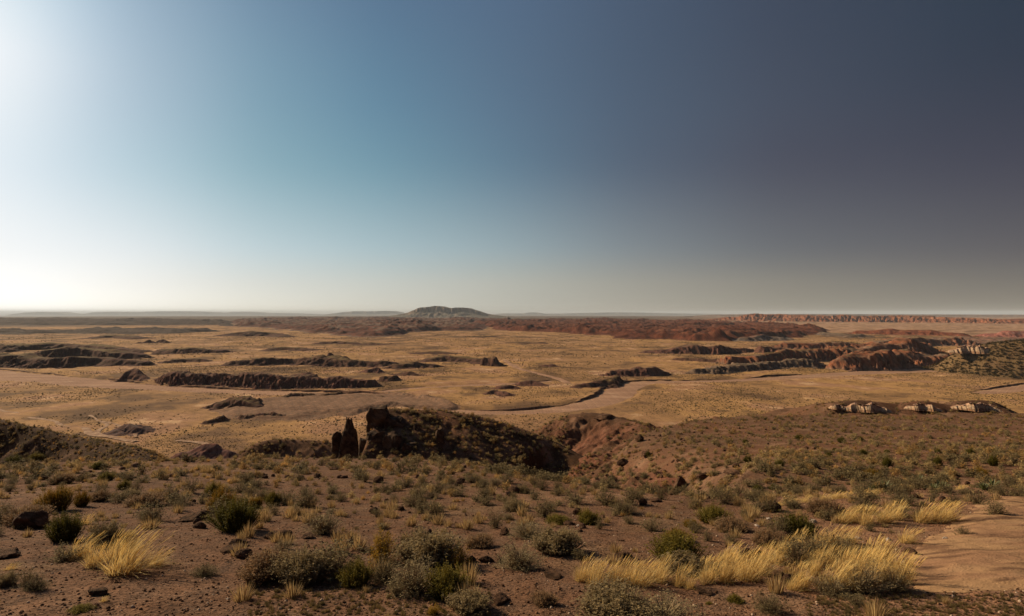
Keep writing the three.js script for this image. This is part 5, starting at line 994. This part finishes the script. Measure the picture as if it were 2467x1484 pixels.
spread(low, (p) => 0.55 + 0.3 * p.q, (p) => 0.55 + 0.3 * p.q, LOWS, plantMat, 'low_shrub', 'small rounded grey shrub', 'shrub', 'low_scrub', 'many small grey shrubs covering the slopes of the rim', (p) => { const k = 0.8 + 0.8 * p.q, t = p.t * 7 % 1; return t < 0.25 ? [k * 1.5, k * 1.25, k * 0.95] : t < 0.6 ? [k * 1.75, k * 1.7, k * 1.6] : [k, k, k]; }, 300, 0.03);
const tufts = scatter(26000, 5, 90, (x, z, d, u) => { const n = 0.6 + 1.0 * fbm(x * 0.2 - 20, z * 0.2 + 9, 3); return clamp(n * 1.3 - 0.15, 0.03, 1) * (d < 10 ? 0.4 : d > 40 && u > 0.14 ? 0.28 : 0.8) * (1 - bare(x, z)) * (1 - 0.6 * inGully(x, z)) + (u < -0.42 && d > 13 && d < 38 ? 0.3 * clamp(n, 0, 1) : 0); }, (q) => 0.14 + 0.3 * q ** 2);
spread(tufts, (p) => 0.6 + 0.35 * p.q, (p) => 0.6 + 0.35 * p.q, TUFTS, plantMat, 'dry_tuft', 'small pale dry tuft', 'tuft', 'dry_grass', 'many small pale dry tufts covering the slopes of the rim', (p) => { const k = 0.55 + 0.75 * p.q; return p.t * 9 % 1 < 0.3 ? [k * 1.2, k * 1.1, k * 0.9] : [k * 0.8, k * 0.85, k * 0.85]; }, 300, 0.03);
const stones = scatter(15000, 5, 76, (x, z, d, u) => { const n = 0.35 + 1.3 * fbm(x * 0.22 + 70, z * 0.22, 3), band = smooth(9, 11, d) * (1 - smooth(18, 40, d)); return clamp(n, 0, 1) * (0.05 + 0.5 * band + 0.1 * smooth(12, 20, d)) * (1 - 0.7 * bare(x, z)) + (u > 0.13 && u < 0.3 && d > 36 && d < 75 ? 0.5 * clamp(n, 0, 1) : 0) + (u < 0.1 && d > 46 ? 0.45 * clamp(n, 0, 1) : 0) + (u < -0.4 && d > 13 && d < 38 ? 0.22 * clamp(n, 0, 1) : 0); }, (q) => 0.06 + 0.3 * q ** 3.2);
spread(stones, (p) => 0.55 + 0.4 * p.q, (p) => 0.55 + 0.4 * p.q, ROCKS.map((_, i) => i < 5 ? rockShape(2, 8, 0.16, [0.065, 0.034, 0.019], [0.13, 0.068, 0.04]) : rockShape(2, 8, 0.16, [0.13, 0.065, 0.036], [0.19, 0.1, 0.06])), stone, 'loose_stone', 'loose dark stone lying', 'stone', 'rubble', 'dark stony rubble strewn over the rim', () => [1, 1, 1], 300, 0.06);
function mass(name, label, category, geo, mat, list) {
  const im = new THREE.InstancedMesh(geo, mat, list.length), m4 = new THREE.Matrix4(), qt = new THREE.Quaternion(), e = new THREE.Euler(), c = new THREE.Color();
  list.forEach((p, i) => { im.setMatrixAt(i, m4.compose(new THREE.Vector3(p.x, p.y, p.z), qt.setFromEuler(e.set(p.rx ?? 0, p.a, p.rz ?? 0)), new THREE.Vector3(p.sx, p.sy, p.sx))); im.setColorAt(i, c.setRGB(...p.c)); });
  return top(im, name, label, category, null, 'stuff');
}
// gravel underfoot
mass('gravel', 'gravel and chips of stone strewn over the near ground', 'gravel', rockShape(1, 7, 0.1, [0.9, 0.9, 0.9], [1, 1, 1]), new THREE.MeshPhysicalMaterial({ specularIntensity: 0.15, vertexColors: true, roughness: 0.95 }), times(42000, () => { const d = 4.6 + 16 * rnd() ** 1.6, x = rr(-0.95, 0.95) * d, s = 0.009 + 0.035 * rnd() ** 5, q = rnd(), c = q < 0.12 ? [0.45, 0.32, 0.22] : q < 0.62 ? scl([0.19, 0.098, 0.052], rr(0.7, 1.3)) : scl([0.085, 0.04, 0.02], rr(0.6, 1.2)); return { x, z: -d, y: nearY(x, -d) - s * 0.1, a: rnd() * 6, rx: rr(-0.4, 0.4), rz: rr(-0.4, 0.4), sx: s, sy: s * rr(0.5, 0.9), c }; }));
// very small cushion plants on the bare earth at the lower frame edge
mass('cushion_plants', 'tiny cushion plants dotted over the bare earth at the lower frame edge', 'plants', TUFTS[0], plantMat, times(1100, () => { const q = rnd(), px = q < 0.5 ? rr(600, 1180) : rr(1940, 2500), py = q < 0.5 ? 1504 - 100 * rnd() : 1504 - 80 * rnd(), v = V(py) + 0.004, u = U(px); let d = 1.85 / (v - 0.2); for (let i = 0; i < 6; i++) d = lerp(d, -nearY(u * d, -d) / v, 0.8); const s = rr(0.03, 0.085); return { x: u * d, z: -d, y: nearY(u * d, -d) - 0.003, a: rnd() * 6, sx: s, sy: s * 0.7, c: rnd() < 0.5 ? [0.3, 0.32, 0.3] : [0.55, 0.55, 0.5] }; }));
// shrubs dotted over the valley floor, and on the spur hill
const DOT = (() => { const g = rockShape(1, 3, 0.35, [0.9, 0.9, 0.9], [1, 1, 1]); return g; })();
const dotMat = new THREE.MeshPhysicalMaterial({ specularIntensity: 0.1, vertexColors: true, roughness: 1 });
dotMat.name = 'far scrub';
const dots = [];
for (const [n, d0, d1, s0, s1] of [[80000, 150, 420, 0.25, 1.0], [170000, 420, 1000, 0.45, 1.6], [110000, 1000, 2600, 0.9, 3.2]]) for (let i = 0; i < n; i++) {
  const d = Math.sqrt(lerp(d0 * d0, d1 * d1, rnd())), x = rr(-0.95, 0.95) * d, z = -d;
  if (rnd() > 0.3 + 1.6 * fbm(x * 0.006 + 3, z * 0.006, 3) + 0.7 * fbm(x * 0.04, z * 0.04, 2) || (d < 1200 && washCut(x, z) > 0.3)) continue;
  const s = lerp(s0, s1, rnd() ** 2.5), y = groundY(x, z), sp = x > 400 ? SPUR(x, z) : -1;
  if (y - valleyY(x, z) > 30) continue;
  dots.push({ x, z, y: y + Math.max(0, sp) - s * 0.12, a: rnd() * 6, sx: s, sy: s * rr(0.4, 0.75), c: rnd() < 0.3 ? scl([0.3, 0.19, 0.07], rr(0.6, 1)) : scl([0.075, 0.052, 0.025], rr(0.6, 1.3)) });
}
mass('valley_scrub', 'specks of low scrub dotted over the yellow valley floor', 'scrub', DOT, dotMat, dots);
const sp = [];
{ const [x0] = gp(2250, 885), [, z1] = gp(2500, 905); for (let i = 0; i < 42000; i++) { const x = rr(x0 - 60, x0 + 420), z = rr(z1 - 260, z1 + 150), h = SPUR(x, z); if (h < 0.5 || rnd() > 0.5 + fbm(x * 0.02, z * 0.02, 2)) continue; const s = rr(1.4, 4.6); sp.push({ x, z, y: groundY(x, z) + h - 0.3, a: rnd() * 6, sx: s, sy: s * rr(0.5, 0.8), c: rnd() < 0.65 ? [0.42, 0.42, 0.36] : [0.8, 0.75, 0.62] }); } }
mass('spur_scrub', 'dense dark scrub covering the spur hill at the frame edge', 'scrub', LOWS[0], plantMat, sp);

for (const o of scene.children) shadows(o);
for (const o of scene.children) if (o.isMesh && o.geometry.index && o.geometry.index.count > 240000) console.log(o.name, o.userData.label?.slice(0, 40), o.geometry.index.count / 3);
console.log('triangles without instances and ground', triangles);
renderer.render(scene, camera);
